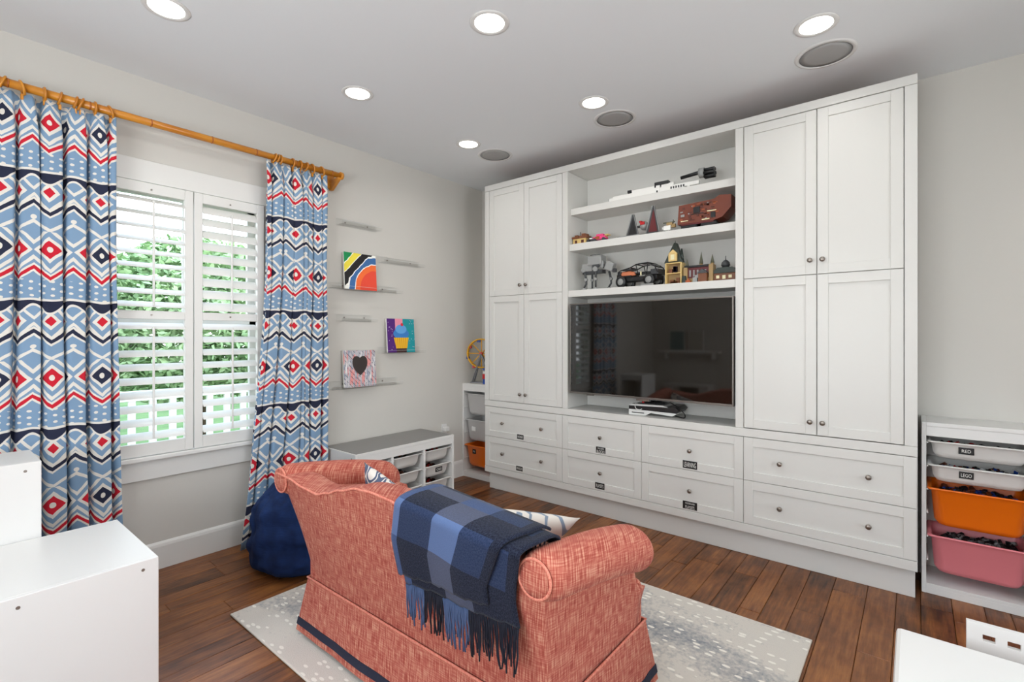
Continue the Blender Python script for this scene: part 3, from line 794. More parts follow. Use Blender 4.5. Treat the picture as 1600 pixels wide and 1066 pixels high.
# ---------------------------------------------------------------- curtain rod and curtains
RX, RZ, RR = -3.44, 2.655, .021
rod = empty('curtain_rod', (RX, 1.125, RZ), label='golden bamboo curtain rod above the window', cat='curtain rod')
mb = MB(); mb.cyl((0, -1.02, 0), (0, .975, 0), RR, n=20); mb.build('pole', BAMBOO, rod)
for y in (-.83, -.52, -.245, .075, .345, .62, .90):
    mb = MB(); mb.tube([(0, y-.004, 0), (0, y, 0), (0, y+.004, 0)], lambda t: .0215+.0018*math.sin(t*PI), 16); mb.build('bamboo_node', BAMBOO2, rod)
for s in (-1, 1):
    y = .955 if s > 0 else -1.0
    mb = MB(); mb.box(-.115, .018, y-.014, y+.014, -.042, -.018, .004).box(-.118, -.100, y-.03, y+.03, -.085, .035, .004)
    mb.poly([(-.11, y-.012, -.10), (-.085, y-.012, -.10), (.02, y-.012, -.035), (.02, y-.012, -.02), (-.11, y-.012, -.02)], (0, .024, 0)); mb.build('bracket', BAMBOO, rod)
    mb = MB(); mb.cyl((0, y+s*.015, 0), (0, y+s*.035, 0), .029, n=20); mb.build('end_cap', BAMBOO, rod)

def curtain(label, ytop, ybot, W, n, ringy, ph, spreadz=1.9, group=None):
    root = empty('curtain', (RX, 0, 0), label=label, cat='curtain', group='patterned curtain panels')
    NU, NV = n*26+1, 46; zt, zb = 2.618, .012
    rnd = random.Random(n*3+int(ph*10)); am = [rnd.uniform(.75, 1.25) for _ in range(n+2)]; wob = [rnd.uniform(-.35, .35) for _ in range(n+2)]
    def P(i, j):
        u = i/(NU-1); z = zt+(zb-zt)*(j/(NV-1))
        k = max(0., min(1., (spreadz-z)/spreadz)); k = k**1.25
        y0 = ytop[0]+(ybot[0]-ytop[0])*k; y1 = ytop[1]+(ybot[1]-ytop[1])*k
        f = u*n; q = min(int(f), n-1); fr_ = f-q
        a = am[q]*(1-fr_)+am[q+1]*fr_
        top = max(0., min(1., (zt-z)/.16))
        A = .036+.006*k
        phase = 2*PI*f+ph
        sn = math.tanh(2.2*(math.sin(phase)+.35))/.98
        hd = math.sin(2*PI*u*8+1)*.010*(1-top)
        x = A*a*(sn-.2)*(.45+.55*top)+hd + .006*math.sin(5*z+f*1.3)
        y = y0+(y1-y0)*u - .017*a*math.cos(phase+.5)*top + wob[q]*.02*math.sin(phase)*top + .006*math.sin(2.1*z+f*2)
        if u > .999: y = max(y, y1-.002)
        return Vector((x, y, z))
    mb = MB()
    arc = [0]
    for i in range(1, NU):
        arc.append(arc[-1]+((P(i, 22)-P(i-1, 22)).xy).length)
    lay_uv = lambda a, b: (arc[a]+W, P(a, b).z)
    mb.grid(NU, NV, lambda a, b: P(round(a*(NU-1)), round(b*(NV-1))), uv=lay_uv)
    c = mb.build('cloth', IKAT, root, recalc=False); solid(c, .002)
    for y in ringy:
        mb = MB(); tl = random.uniform(-.012, .012)
        mb.tube([(.031*math.cos(a*PI/10), y+tl*math.sin(a*PI/10), RZ-.006+.031*math.sin(a*PI/10)) for a in range(20)], .0058, 8, closed=True)
        mb.box(-.006, .006, y-.006, y+.006, RZ-.064, RZ-.036, .002)
        mb.build('ring', BAMBOO, root)
    return root
curtain('wide patterned curtain panel left of the window', (.17, .715), (.14, .752), .05, 6, (.276, .345, .427, .485, .546, .567, .627, .693), .4)
curtain('narrow patterned curtain panel right of the window, flared at its hem', (1.53, 1.975), (1.345, 1.985), .4, 6, (1.59, 1.612, 1.632, 1.72, 1.775, 1.82, 1.87, 1.945), 1.2)

# ---------------------------------------------------------------- ceiling lights and speakers
GLOW = mat('lit_lens', (255, 255, 255), .5, emit=((255, 250, 240), 6.0))
def downlight(label, x, y, first=[None]):
    o = empty('recessed_light', (x, y, ZC), label=label, cat='ceiling light', group='recessed ceiling lights')
    if first[0] is None:
        mb = MB(); mb.lathe([(.072, -.001), (.080, -.006), (.096, -.0035), (.098, -.0002), (.072, -.0002)], 32, cap=False); a = mb.build('trim_ring', WHITE2, o)
        mb = MB(); mb.cyl((0, 0, -.0025), (0, 0, -.0005), .0735, n=32); b = mb.build('lens', GLOW, o); first[0] = (a.data, b.data)
    else:
        for nme, me in zip(('trim_ring', 'lens'), first[0]):
            c = bpy.data.objects.new(nme, me); COL.objects.link(c); c.parent = o
    d = bpy.data.lights.new('downlight_lamp', 'AREA'); d.shape = 'DISK'; d.size = .14; d.energy = LAMP_W; d.color = LAMP_COL; d.spread = PI*.86
    l = bpy.data.objects.new('downlight_lamp', d); COL.objects.link(l); l.parent = o; l.location = (0, 0, -.008)
    return o
downlight('recessed ceiling light at the top left, cut by the photo edge', -2.72, .756)
downlight('recessed ceiling light at the top centre of the photo', -1.62, 1.80)
downlight('recessed ceiling light at the top right beside the largest speaker', -.38, 2.84)
downlight('recessed ceiling light between the curtain rod and the photo centre', -2.735, 1.79)
downlight('recessed ceiling light left of the middle ceiling speaker', -1.64, 2.85)
downlight('recessed ceiling light left of the farthest ceiling speaker', -2.77, 2.825)
for lab, x, y in (('recessed ceiling light above the camera, left', -1.62, .70), ('recessed ceiling light above the kids table', -.38, 1.80), ('recessed ceiling light straight above the camera', -.38, .70),
                  ('recessed ceiling light near the side window', .9, 1.2), ('recessed ceiling light near the front window', .9, -.6), ('recessed ceiling light near the front shelf', -1.62, -.6)):
    downlight(lab, x, y)
GRILL = mat('speaker_grille', (168, 167, 165), .8, bump=(900, .6))
def speaker(label, x, y):
    o = empty('ceiling_speaker', (x, y, ZC), label=label, cat='speaker', group='round ceiling speakers')
    mb = MB(); mb.lathe([(.125, -.001), (.125, -.006), (.145, -.004), (.148, -.0003)], 40, cap=False); mb.build('trim_ring', mat('speaker_rim', (222, 222, 220), .6), o)
    mb = MB(); mb.lathe([(.126, -.0035), (.09, -.0055), (.03, -.0065), (.001, -.0066)], 40); mb.build('grille', GRILL, o)
speaker('largest round ceiling speaker, at the top right of the photo', -.38, 3.165)
speaker('middle one of the three round ceiling speakers', -1.646, 3.155)
speaker('farthest round ceiling speaker near the left end of the cabinet', -2.762, 3.14)

# ---------------------------------------------------------------- rug
rg = empty('area_rug', (-1.52, 1.825, 0), label='cream and grey dashed antelope pattern area rug under the sofa', cat='rug')
mb = MB(); mb.box(-1.15, 1.15, -.805, .805, .001, .011, .003); mb.build('pile', RUG, rg)
mb = MB(); mb.tube([(-1.15, -.805, .006), (1.15, -.805, .006), (1.15, .805, .006), (-1.15, .805, .006)], .0055, 8, closed=True); mb.build('bound_edge', mat('rug_binding', (214, 206, 194), .9), rg)

# ---------------------------------------------------------------- sofa
SO = Vector((-1.53, 1.195, .0115))
sofa = empty('loveseat', SO, label='coral tweed skirted loveseat with rolled arms seen from behind', cat='sofa')
def H(x):                                     # height of the piped top edge: camel hump, dips, raised corners
    x = abs(x); K = ((0, .826), (.10, .821), (.235, .791), (.33, .762), (.42, .742), (.55, .748), (.66, .764), (.74, .768), (.85, .768))
    for (a, p), (b, q) in zip(K, K[1:]):
        if x <= b: t = (x-a)/(b-a); t = t*t*(3-2*t); return p+(q-p)*t
    return K[-1][1]
def wid(z): 
    k = max(0, min(1.15, (z-.26)/.50)); return .682+.070*k**1.4
NP = 22
LEAN = -.128
def bprof(x, t, off=0):                       # t 0..1 from outer seam, over the crest, to the inner side
    h = H(x)
    if t < .5:
        k = t/.5; z = .26+(h-.26)*k; y = LEAN*k**1.25; n = Vector((0, -1, .2))
    elif t < .8:
        a = PI*(t-.5)/.3
        y = LEAN+.072-.072*math.cos(a); z = h+.012*math.sin(a)-.012*(t-.5)/.3; n = Vector((0, -math.cos(a)*.8, math.sin(a)+.25))
    else:
        k = (t-.8)/.2; y = LEAN+.144+.14*k; z = (h-.012)-(h-.012-.36)*k; n = Vector((0, 1, .2))
    n.normalize(); return y+n.y*off, z+n.z*off
mb = MB(); NX = 49
def bp(a, t):
    u = a*2-1; y, z = bprof(u*.80, t); w = wid(z)
    e = abs(u)**14
    return Vector((u*w, y+(.03 if t < .65 else -.03)*e*.5, z-.006*e))
V = mb.grid(NX, 61, bp)
mb.b.faces.new([V[0][j] for j in range(61)]); mb.b.faces.new([V[-1][j] for j in range(60, -1, -1)])
mb.build('backrest', TWEED, sofa)
# piping along the back outline
def edge(u, t, off=.004):
    y, z = bprof(u*.80, t, off); return Vector((u*wid(z), y, z))
pts = [edge(-.985+1.87*i/60, .505) for i in range(61)]
mb = MB(); mb.tube(pts, .0048, 6); mb.build('back_piping', PIPING, sofa)
# arms: rolled tubes sloping down to the front
def arm(s):
    mb = MB(); L = 26; rings = []; n = 24
    for i in range(L):
        t = i/(L-1); y = -.115+.650*t
        zc = .738-.090*t-.040*t**3; r = .074+.014*t
        cap = 1.0
        if t > .86: cap = math.sqrt(max(0.001, 1-((t-.86)/.14)**2*.96))
        if t < .08: cap = .76+.24*math.sqrt(t/.08)
        rr = r*cap; ring = []
        for k in range(n):
            a = 2*PI*k/n; px, pz = math.cos(a)*rr*1.02, math.sin(a)*rr*.98
            ring.append(mb.b.verts.new((s*(.728+px), y, zc+pz)))
        rings.append(ring)
    for A, B in zip(rings, rings[1:]):
        for k in range(n):
            f = mb.b.faces.new((A[k], A[(k+1) % n], B[(k+1) % n], B[k])); f.smooth = True
    mb.b.faces.new(rings[0]); mb.b.faces.new(rings[-1][::-1])
    a_ = mb.build('arm_roll', TWEED, sofa)
    pts = [(s*(.728+math.cos(k*PI/12)*.054), -.121, .738+math.sin(k*PI/12)*.054) for k in range(24)]
    mb = MB(); mb.tube(pts, .0045, 6, closed=True); mb.build('arm_piping', PIPING, sofa)
    mb = MB(); mb.lathe([(.052, 0), (.050, .008), (.030, .012), (.001, .013)], 24, Matrix.Translation((s*.728, -.116, .738)) @ Matrix.Rotation(PI/2, 4, 'X'))
    mb.build('arm_cap', TWEED, sofa)
    # side panel
    mb = MB()
    def sp(a, b):
        y = -.0+.62*a; zt = .70-.12*a
        z = .24+(zt-.24)*b
        if a > .80: zt2 = zt+( .425-zt)*min(1, (a-.80)/.10); z = .24+(zt2-.24)*b
        return y, z
    G = []
    for i in range(20):
        a = i/19; col = []
        for j in range(9):
            b = j/8; y, z = sp(a, b); col.append((s*(.684+.03*b*b), y, z))
        G.append(col)
    Vo = [[mb.b.verts.new(p) for p in c] for c in G]
    Vi = [[mb.b.verts.new((s*(abs(p[0])-.13), p[1], p[2])) for p in c] for c in G]
    for i in range(19):
        for j in range(8):
            f = mb.b.faces.new((Vo[i][j], Vo[i+1][j], Vo[i+1][j+1], Vo[i][j+1])); f.smooth = True
            mb.b.faces.new((Vi[i][j], Vi[i][j+1], Vi[i+1][j+1], Vi[i+1][j]))
        mb.b.faces.new((Vo[i][8], Vo[i+1][8], Vi[i+1][8], Vi[i][8])); mb.b.faces.new((Vo[i][0], Vi[i][0], Vi[i+1][0], Vo[i+1][0]))
    for j in range(8):
        mb.b.faces.new((Vo[0][j], Vo[0][j+1], Vi[0][j+1], Vi[0][j])); mb.b.faces.new((Vo[19][j], Vi[19][j], Vi[19][j+1], Vo[19][j+1]))
    mb.build('side_panel', TWEED, sofa)
arm(-1); arm(1)
MB().box(-.684, .684, .50, .672, .22, .428, .028, seg=3).build('front_deck', TWEED, sofa)
MB().box(-.56, .56, .08, .60, .12, .36, .01).build('seat_base', TWEED, sofa)
for s in (-1, 1): MB().box(min(0, s*.553)+.002, max(0, s*.553)-.002, .15, .69, .40, .475, .03, seg=3).build('seat_cushion', TWEED, sofa)
# skirt with corner pleats and navy band
def sk_path(off, nseg=14):
    x, y0, y1 = .688+off, -.006-off, .672+off
    C = [(-x, y0), (x, y0), (x, y1), (-x, y1)]; P = []
    for i in range(4):
        a, b = Vector(C[i]), Vector(C[(i+1) % 4])
        for k in range(nseg): 
            p = a.lerp(b, k/nseg); P.append(p)
    return P
def ring_sheet(name, levels, m, th=.004, wav=0):
    mb = MB(); L = []
    for z, off in levels:
        P = sk_path(off)
        row = []
        for i, p in enumerate(P):
            k = i % 14; corner = 1 if k in (0,) else 0
            c = Vector((0, .33)); d = (p-c).normalized()
            q = p + d*(wav*(.26-z)*math.sin(i*1.7)) - d*(.010*(.26-z)*4 if k in (1, 13) else 0)
            row.append(mb.b.verts.new((q.x, q.y, z)))
        L.append(row)
    n = len(L[0])
    for A, B in zip(L, L[1:]):
        for i in range(n): f = mb.b.faces.new((A[i], A[(i+1) % n], B[(i+1) % n], B[i]))
    return solid(mb.build(name, m, sofa), th, 1)
lev = lambda z: (.258-z)/.258*.042
ring_sheet('skirt', [(.262, 0), (.20, lev(.20)), (.11, lev(.11)), (.018, lev(.018))], TWEED, wav=.02)
ring_sheet('navy_band', [(.078, lev(.078)+.003), (.045, lev(.045)+.003)], NAVYBAND, wav=.02)
mb = MB(); P = sk_path(.004); mb.tube([(p.x, p.y, .262) for p in P], .005, 6, closed=True); mb.build('skirt_piping', PIPING, sofa)
for sx in (-1, 1):
    for y in (.06, .60): MB().cyl((sx*.60, y, 0), (sx*.60, y, .13), .02, .026, 10).build('foot', mat('dark_wood', (60, 36, 24), .5), sofa)

# throw blanket
th = empty('throw_blanket', SO, label='folded blue and navy plaid throw with fringe over the sofa back', cat='blanket')
def drape(name, x0, x1, X0, X1, hem0, hem1, off, inner, NU=30, NV=46, m=PLAID, seed=0):
    mb = MB()
    def path(x, s):                             # s metres from the crest; + = down the outer side
        u = x/.80; h = H(x)
        # sample arc length
        best = None
        return None
    cols = []
    for i in range(NU):
        a = i/(NU-1); x = x0+(x1-x0)*a
        prof = []
        for k in range(121):
            t = .92-k/120*.90; y, z = bprof(x, t, off); prof.append(Vector((0, y, z)))
        arc = [0]
        for k in range(1, 121): arc.append(arc[-1]+(prof[k]-prof[k-1]).length)
        kt = max(range(121), key=lambda k: prof[k].z); s_top = arc[kt]
        hem = hem0+(hem1-hem0)*a
        ke = min((k for k in range(kt, 121)), key=lambda k: abs(prof[k].z-hem)); s_end = arc[ke]
        s_st = max(0, s_top-inner); row = []
        for j in range(NV):
            s = s_st+(s_end-s_st)*j/(NV-1)
            k = max(kk for kk in range(121) if arc[kk] <= s+1e-9); k = min(k, 119)
            f = (s-arc[k])/max(1e-6, arc[k+1]-arc[k]); p = prof[k].lerp(prof[k+1], f)
            below = max(0, s-s_top-.06)
            rip = .006*math.sin(a*9+seed)*min(1, below*6)
            e = min(a, 1-a); roll = -.004*max(0, 1-e*18)
            sc_ = wid(p.z)/.745 if False else 1
            row.append((Vector((x*(1+.05*(p.z-.5))+ .006*math.sin(s*14+seed), p.y-rip-.012*min(1, below*3)-roll*0, p.z)), a, s-s_top))
        cols.append(row)
    for i, row in enumerate(cols):
        a = i/(NU-1); xh = X0+(X1-X0)*a
        for j, (p, a_, s_) in enumerate(row):
            k = max(0, min(1, s_/.25)); row[j] = (Vector((p.x+(xh-(x0+(x1-x0)*a))*k, p.y, p.z)), a_, s_)
    mb.grid(NU, NV, lambda a, b: cols[round(a*(NU-1))][round(b*(NV-1))][0], uv=lambda a, b: (cols[a][b][1], cols[a][b][2]))
    o = mb.build(name, m, th, recalc=False); solid(o, .007)
    return cols
H_back = H
def H(x):                                     # the folded wool bridges the dip beside the arm
    return max(H_back(x)+.006, .836-.040*max(0, x-.15)/.5)
c1 = drape('top_layer', .20, .665, .125, .555, .566, .600, .036, .12, seed=1)
c0 = drape('under_layer', .215, .70, .135, .650, .528, .560, .022, .14, seed=2)
mb = MB(); rnd = random.Random(4)
def strands(mb, cols, n, sel, L0, L1, r=.0036):
    NU = len(cols)
    for k in range(n):
        a = (k+.5)/n
        if not sel(a): continue
        i = min(int(a*(NU-1)), NU-2); f = a*(NU-1)-i
        p = cols[i][-1][0].lerp(cols[i+1][-1][0], f)
        L = rnd.uniform(L0, L1); dx = rnd.uniform(-.012, .012); dy = rnd.uniform(-.008, .0)
        P = [p+Vector((dx*t*t+.002*math.sin(t*9+k), dy*t-.004+ t*.010, -L*t)) for t in (0, .2, .4, .6, .8, 1)]
        mb.tube(P, lambda t: r*(1-.25*t), 5)
blue = lambda a: a < .18 or (.36 < a < .62)
strands(mb, c0, 66, lambda a: not blue(a), .105, .150); tag(mb.build('navy_fringe', WOOLN, th), kind='stuff')
mb = MB(); strands(mb, c0, 66, blue, .10, .15); tag(mb.build('blue_fringe', WOOLB, th), kind='stuff')
mb = MB()
for k in range(5):
    p = Vector((.655+k*.008, -.05+.010*k, .800)); P = [p+Vector((.010*t+.02*t*t, -.05*t, -.020*t-.055*t*t)) for t in (0, .25, .5, .75, 1)]; mb.tube(P, .0028, 5)
tag(mb.build('corner_fringe', WOOLN, th), kind='stuff')

# scatter cushions
def pillow(label, loc, rot, s, m, thick=.13):
    mb = MB(); N = 22
    def f(sgn):
        def g(a, b):
            x, y = a*2-1, b*2-1
            px = x*(1-.07*(1-y*y)*1.0*abs(x)); py = y*(1-.07*(1-x*x)*abs(y))
            h = ((1-abs(x)**2.6)*(1-abs(y)**2.6))
            return Vector((px*s/2, sgn*thick/2*(max(h, 0)**.55), py*s/2))
        return g
    mb.grid(N, N, f(1)); mb.grid(N, N, f(-1)); bmesh.ops.remove_doubles(mb.b, verts=mb.b.verts, dist=.0005)
    o = mb.build('cushion', m, None, loc); o.rotation_euler = rot
    return tag(o, label, 'cushion')
def pose(o, c, ex, dn):                          # ex = along the top edge, dn = down the cushion
    ex = Vector(ex).normalized(); dn = Vector(dn); dn = (dn-ex*dn.dot(ex)).normalized(); z = -dn; y = z.cross(ex)
    M = Matrix((ex, y, z)).transposed().to_4x4(); o.matrix_world = Matrix.Translation(c) @ M
q = .41; ex, dn = Vector((.96, 0, -.27)).normalized(), Vector((-.26, .30, -.92)).normalized()
o = pillow('white cushion with navy scroll print at the left end of the loveseat', (0, 0, 0), (0, 0, 0), q, CUSH2, .12)
pose(o, Vector((-2.075, 1.40, .79))+ex*q*.48+dn*q*.48, ex, dn)
q = .43; ex, dn = Vector((.13, .48, -.15)).normalized(), Vector((-.62, .12, -.75)).normalized()
o = pillow('cream cushion with pale blue scroll print leaning on the right sofa arm', (0, 0, 0), (0, 0, 0), q, CUSH, .12)
pose(o, Vector((-1.17, 1.29, .80))+ex*q*.48+dn*q*.48, ex, dn)

# ---------------------------------------------------------------- bean bag
mb = MB(); N1, N2 = 72, 40
def bb(a, b):
    th_ = 2*PI*a; t = b
    prof = [(0, .0), (.22, .0), (.315, .03), (.345, .10), (.345, .20), (.32, .30), (.27, .39), (.19, .475), (.10, .535), (.04, .565), (.0, .572)]
    f = t*(len(prof)-1); i = min(int(f), len(prof)-2); k = f-i; r = prof[i][0]*(1-k)+prof[i+1][0]*k; z = prof[i][1]*(1-k)+prof[i+1][1]*k
    ring = 1+.03*math.sin(z*42+1.5*math.sin(th_*2))*min(1, z*8) 
    nz = noise.noise(Vector((math.cos(th_)*2, math.sin(th_)*2, z*7)))*.05
    fold = .030*math.sin(z*70+noise.noise(Vector((math.cos(th_)*2.2, math.sin(th_)*2.2, z*5)))*11)*(.35+abs(noise.noise(Vector((math.cos(th_)*1.3, math.sin(th_)*1.3, z*4+5)))))
    dip = -.045*math.exp(-((z-.19)/.03)**2)
    r = max(0, r*(ring+nz*1.6)+(fold*.6+dip*.5)*min(1, r*5))
    return Vector((r*math.cos(th_), r*math.sin(th_), z+nz*.25*min(1, z*10)))
V = mb.grid(N1, N2, lambda a, b: bb(a*(N1-1)/N1, b), closeu=True)
bmesh.ops.remove_doubles(mb.b, verts=mb.b.verts, dist=.0004)
o = mb.build('bean_bag', DENIM, None, (-2.97, 1.60, .0)); o.scale = (1, 1, 1.08); tag(o, 'navy blue corduroy bean bag on the wood floor behind the loveseat', 'bean bag')
subs(o, 1)

# ---------------------------------------------------------------- kids table and chair (right foreground)
tb = empty('kids_table', (.36, 1.72, 0), label='low white table at the bottom right photo corner', cat='table')
MB().box(-.407, .41, -.30, .288, .452, .48, .012, seg=2).build('table_top', WHITE2, tb)
for sx in (-1, 1):
    for sy in (-1, 1): MB().cyl((sx*.33, sy*.22, 0), (sx*.33, sy*.22, .452), .024, .028, 14).build('leg', WHITE2, tb)
ch = empty('kids_chair', (.30, 2.08, 0), label='small white chair with slotted backrest behind the low table', cat='chair')
mb = MB(); yb_ = .03
def slab(x0, x1, z0, z1): mb.box(x0, x1, yb_, yb_+.016, z0, z1)
slab(-.175, .165, .484, .515); slab(-.175, .165, .30, .464)
xs_ = [-.175]
for k in range(6): xs_ += [-.175+.037+k*.055, -.175+.037+k*.055+.029]
xs_.append(.165)
for k in range(0, len(xs_), 2): slab(xs_[k], xs_[k+1], .464, .484)
mb.build('backrest', WHITE2, ch)
MB().box(-.165, .165, -.27, .03, .27, .30, .008).build('seat', WHITE2, ch)
for sx in (-1, 1):
    for y in (-.25, .015): MB().box(sx*.145-.016, sx*.145+.016, y-.016, y+.016, 0, .27, .004).build('leg', WHITE2, ch)

# ---------------------------------------------------------------- toys on the shelves
S1, S2, S3 = 2.4585, 2.1645, 1.7855
G = {k: mat('brick_'+k, c, .4) for k, c in dict(lg=(150, 151, 149), dg=(62, 64, 66), bk=(16, 16, 18), wh=(232, 231, 226), br=(112, 50, 28), brd=(84, 36, 22), rd=(176, 24, 28), dr=(96, 24, 28),
     tan=(214, 184, 118), dt=(160, 132, 86), or_=(168, 84, 40), pk=(232, 74, 130), gn=(60, 84, 60), dgn=(44, 54, 48), bu=(60, 88, 130), rb=(120, 70, 40), cop=(206, 122, 84), pu=(120, 96, 150), sg=(96, 96, 78), cr=(230, 222, 180)).items()}
def B(name, par, m, *boxes, bev=.001):
    mb = MB()
    for b in boxes: mb.box(*b[:6], bev, M=b[6] if len(b) > 6 else None)
    return mb.build(name, G[m], par)
# long white launcher on the top shelf
g = empty('toy_launcher', (-1.46, 3.47, S1), label='long white brick-built toy launcher with black barrel on the highest shelf', cat='toy')
B('stock', g, 'wh', (-.36, -.20, -.015, .015, .004, .040), (-.395, -.36, -.012, .012, .008, .030))
B('body', g, 'wh', (-.20, .02, -.018, .018, .006, .058), (.02, .20, -.016, .016, .008, .040), (.03, .12, -.013, .013, .04, .062), (.20, .30, -.014, .014, .014, .040))
B('grip', g, 'bk', (-.40, -.385, -.008, .008, .012, .03), (-.235, -.205, -.019, .019, .044, .064, Matrix.Rotation(-.0, 4, 'Y')), (-.005, .005, -.02, .02, .0, .022))
B('scope', g, 'bk', (-.02, .085, -.019, .019, .058, .082), (-.02, -.008, -.019, .019, .044, .07))
mb = MB(); mb.cyl((.17, 0, .082), (.36, 0, .100), .012, .014, 12); mb.build('barrel', G['bk'], g)
mb = MB(); mb.cyl((.30, 0, .088), (.335, 0, .088), .034, n=14); mb.build('barrel_ring', G['lg'], g)
mb = MB()
for k in range(6):
    a = k*PI/3; mb.cyl((.335, .022*math.cos(a), .078+.026*math.sin(a)), (.405, .022*math.cos(a), .078+.026*math.sin(a)), .012, n=8)
mb.build('muzzle', G['bk'], g)
B('vents', g, 'dg', *[(.10+.018*k, .110+.018*k, -.0175, -.0145, .014, .030) for k in range(6)], bev=0)
B('stand', g, 'wh', (-.30, -.28, -.02, .02, 0, .008), (.22, .24, -.02, .02, 0, .014), (-.1, -.08, -.02, .02, 0, .008))
# small beige house
g = empty('toy_house', (-2.114, 3.48, S2), label='small beige brick-built house at the left end of the middle shelf', cat='toy')
B('walls', g, 'tan', (-.06, .06, -.04, .04, 0, .045)); B('roof', g, 'rb', (-.066, -.005, -.045, .045, .045, .062), (.0, .066, -.045, .045, .045, .066), (-.05, -.02, -.03, .03, .062, .076), (.015, .05, -.03, .03, .066, .084)); B('door', g, 'brd', (-.040, -.020, -.0415, -.04, .002, .032), (.018, .042, -.0415, -.04, .008, .032), bev=0)
mb = MB(); mb.cyl((-.012, 0, .06), (-.012, 0, .105), .003, n=6); mb.build('flagpole', G['bk'], g)
# little black vehicle
g = empty('toy_cart', (-2.015, 3.46, S2), label='tiny black and white toy cart between the beige house and the pink car', cat='toy')
B('body', g, 'bk', (-.028, .022, -.018, .018, .012, .028), (-.012, .012, -.012, .012, .028, .044)); B('panel', g, 'wh', (-.006, .02, -.0185, .0185, .026, .036))
mb = MB(); [mb.cyl((x, -.022, .012), (x, .022, .012), .012, n=12) for x in (-.018, .018)]; mb.build('wheels', G['dg'], g)
# pink car
g = empty('toy_car', (-1.925, 3.46, S2), label='small pink and orange toy car on the middle shelf', cat='toy')
B('body', g, 'pk', (-.062, .05, -.026, .026, .014, .040), (-.035, .03, -.022, .022, .040, .058), bev=.004); B('side_flame', g, 'or_', (-.04, .0, -.0275, -.026, .018, .038), bev=0)
mb = MB(); [mb.cyl((x, -.03, .014), (x, .03, .014), .014, n=14) for x in (-.045, .036)]; mb.build('wheels', G['dg'], g); B('spoiler', g, 'tan', (.044, .074, -.022, .022, .040, .050), (.050, .058, -.006, .006, .03, .046))
# grey spaceship with two tall fins
g = empty('toy_spaceship', (-1.60, 3.48, S2), label='grey and black toy spaceship with two tall pointed fins on the middle shelf', cat='toy')
for k, xx in enumerate((-.045, .115)):
    w = .075 if k == 0 else .08; hh = .165 if k == 0 else .205
    mb = MB(); mb.poly([(xx-w/2-.01, -.05, .006), (xx+w/2+.012, -.05, .006), (xx+.012, -.045, hh), (xx-.004, -.045, hh)], (0, .012, 0)); mb.build('fin', G['dg'], g)
    mb = MB(); mb.poly([(xx-w/2+.010, -.0515, .014), (xx+w/2-.004, -.0515, .014), (xx+.006, -.0465, hh*.86)], (0, -.002, 0)); mb.build('fin_panel', G['bk' if k == 0 else 'dr'], g)
    mb = MB(); mb.tube([(xx-w/2-.012, -.05, .006), (xx-.004, -.045, hh)], .004, 6); mb.tube([(xx+w/2+.012, -.05, .006), (xx+.010, -.045, hh)], .003, 6); mb.build('fin_edge', G['lg'], g)
mb = MB(); mb.ball((.035, -.01, .075), .034, n=8); mb.build('cockpit', G['lg'], g); B('cockpit_window', g, 'rd', (.015, .050, -.046, -.036, .078, .100), (-.0, .02, -.03, .0, .10, .112))
B('strut', g, 'dg', (-.03, .10, -.015, .0, .066, .082)); B('base', g, 'bk', (-.165, .165, -.055, .015, 0, .006)); B('base_rail', g, 'lg', (-.165, .02, -.058, -.054, 0, .009))
# small creature set
g = empty('toy_creature', (-1.375, 3.46, S2), label='small brown and white brick creature left of the big brown vehicle', cat='toy')
B('body', g, 'wh', (-.03, .02, -.02, .02, .012, .045), (-.045, -.03, -.012, .012, .02, .04)); B('legs', g, 'dg', (-.03, -.022, -.016, -.008, 0, .014), (.008, .016, -.016, -.008, 0, .014), (-.03, -.022, .008, .016, 0, .014), (.008, .016, .008, .016, 0, .014))
B('rider', g, 'dt', (-.012, .03, -.015, .015, .045, .066), (.02, .05, -.01, .01, .03, .055)); B('branch', g, 'sg', (-.04, .045, -.004, .004, .066, .074), (.03, .036, -.004, .004, .06, .085))
# large brown crawler
g = empty('toy_crawler', (-1.125, 3.50, S2), label='large reddish-brown boxy brick-built tracked vehicle at the right of the middle shelf', cat='toy')
mb = MB(); mb.poly([(-.175, -.07, .035), (.075, -.07, .035), (.13, -.07, .050), (.185, -.07, .11), (.185, -.07, .190), (.11, -.07, .198), (.075, -.07, .178), (-.165, -.07, .168)], (0, .14, 0)); mb.build('hull', G['br'], g)
rr = random.Random(3); bx = []
for k in range(46):
    x, z = rr.uniform(-.16, .08), rr.uniform(.05, .155); w, h = rr.choice(((.02, .008), (.012, .012), (.03, .006), (.016, .016))); bx.append((x, x+w, -.0735, -.07, z, z+h))
tag(B('hull_plates', g, 'brd', *bx[:26], bev=0), kind='stuff'); tag(B('rust_plates', g, 'or_', *bx[26:38], bev=0), kind='stuff'); tag(B('light_plates', g, 'lg', *[(b[0], b[0]+.010, b[2], b[3], b[4], b[4]+.008) for b in bx[38:]], (-.15, -.125, -.074, -.07, .085, .102), bev=0), kind='stuff')
B('window', g, 'bk', (-.062, -.018, -.0755, -.07, .100, .142), (.055, .085, -.0755, -.07, .055, .090), (-.08, .005, -.074, -.07, .092, .097), bev=0)
B('pale_strips', g, 'cr', (-.15, -.10, -.0745, -.07, .052, .058), (-.005, .045, -.0745, -.07, .045, .052), (.03, .09, -.0745, -.07, .098, .104), bev=0)
for x0 in (-.155, -.02): B('track', g, 'bk', (x0, x0+.11, -.062, -.02, 0, .036), (x0, x0+.11, .02, .062, 0, .036), bev=.006)
B('track_guard', g, 'dr', (-.15, .07, -.066, -.058, .026, .036))
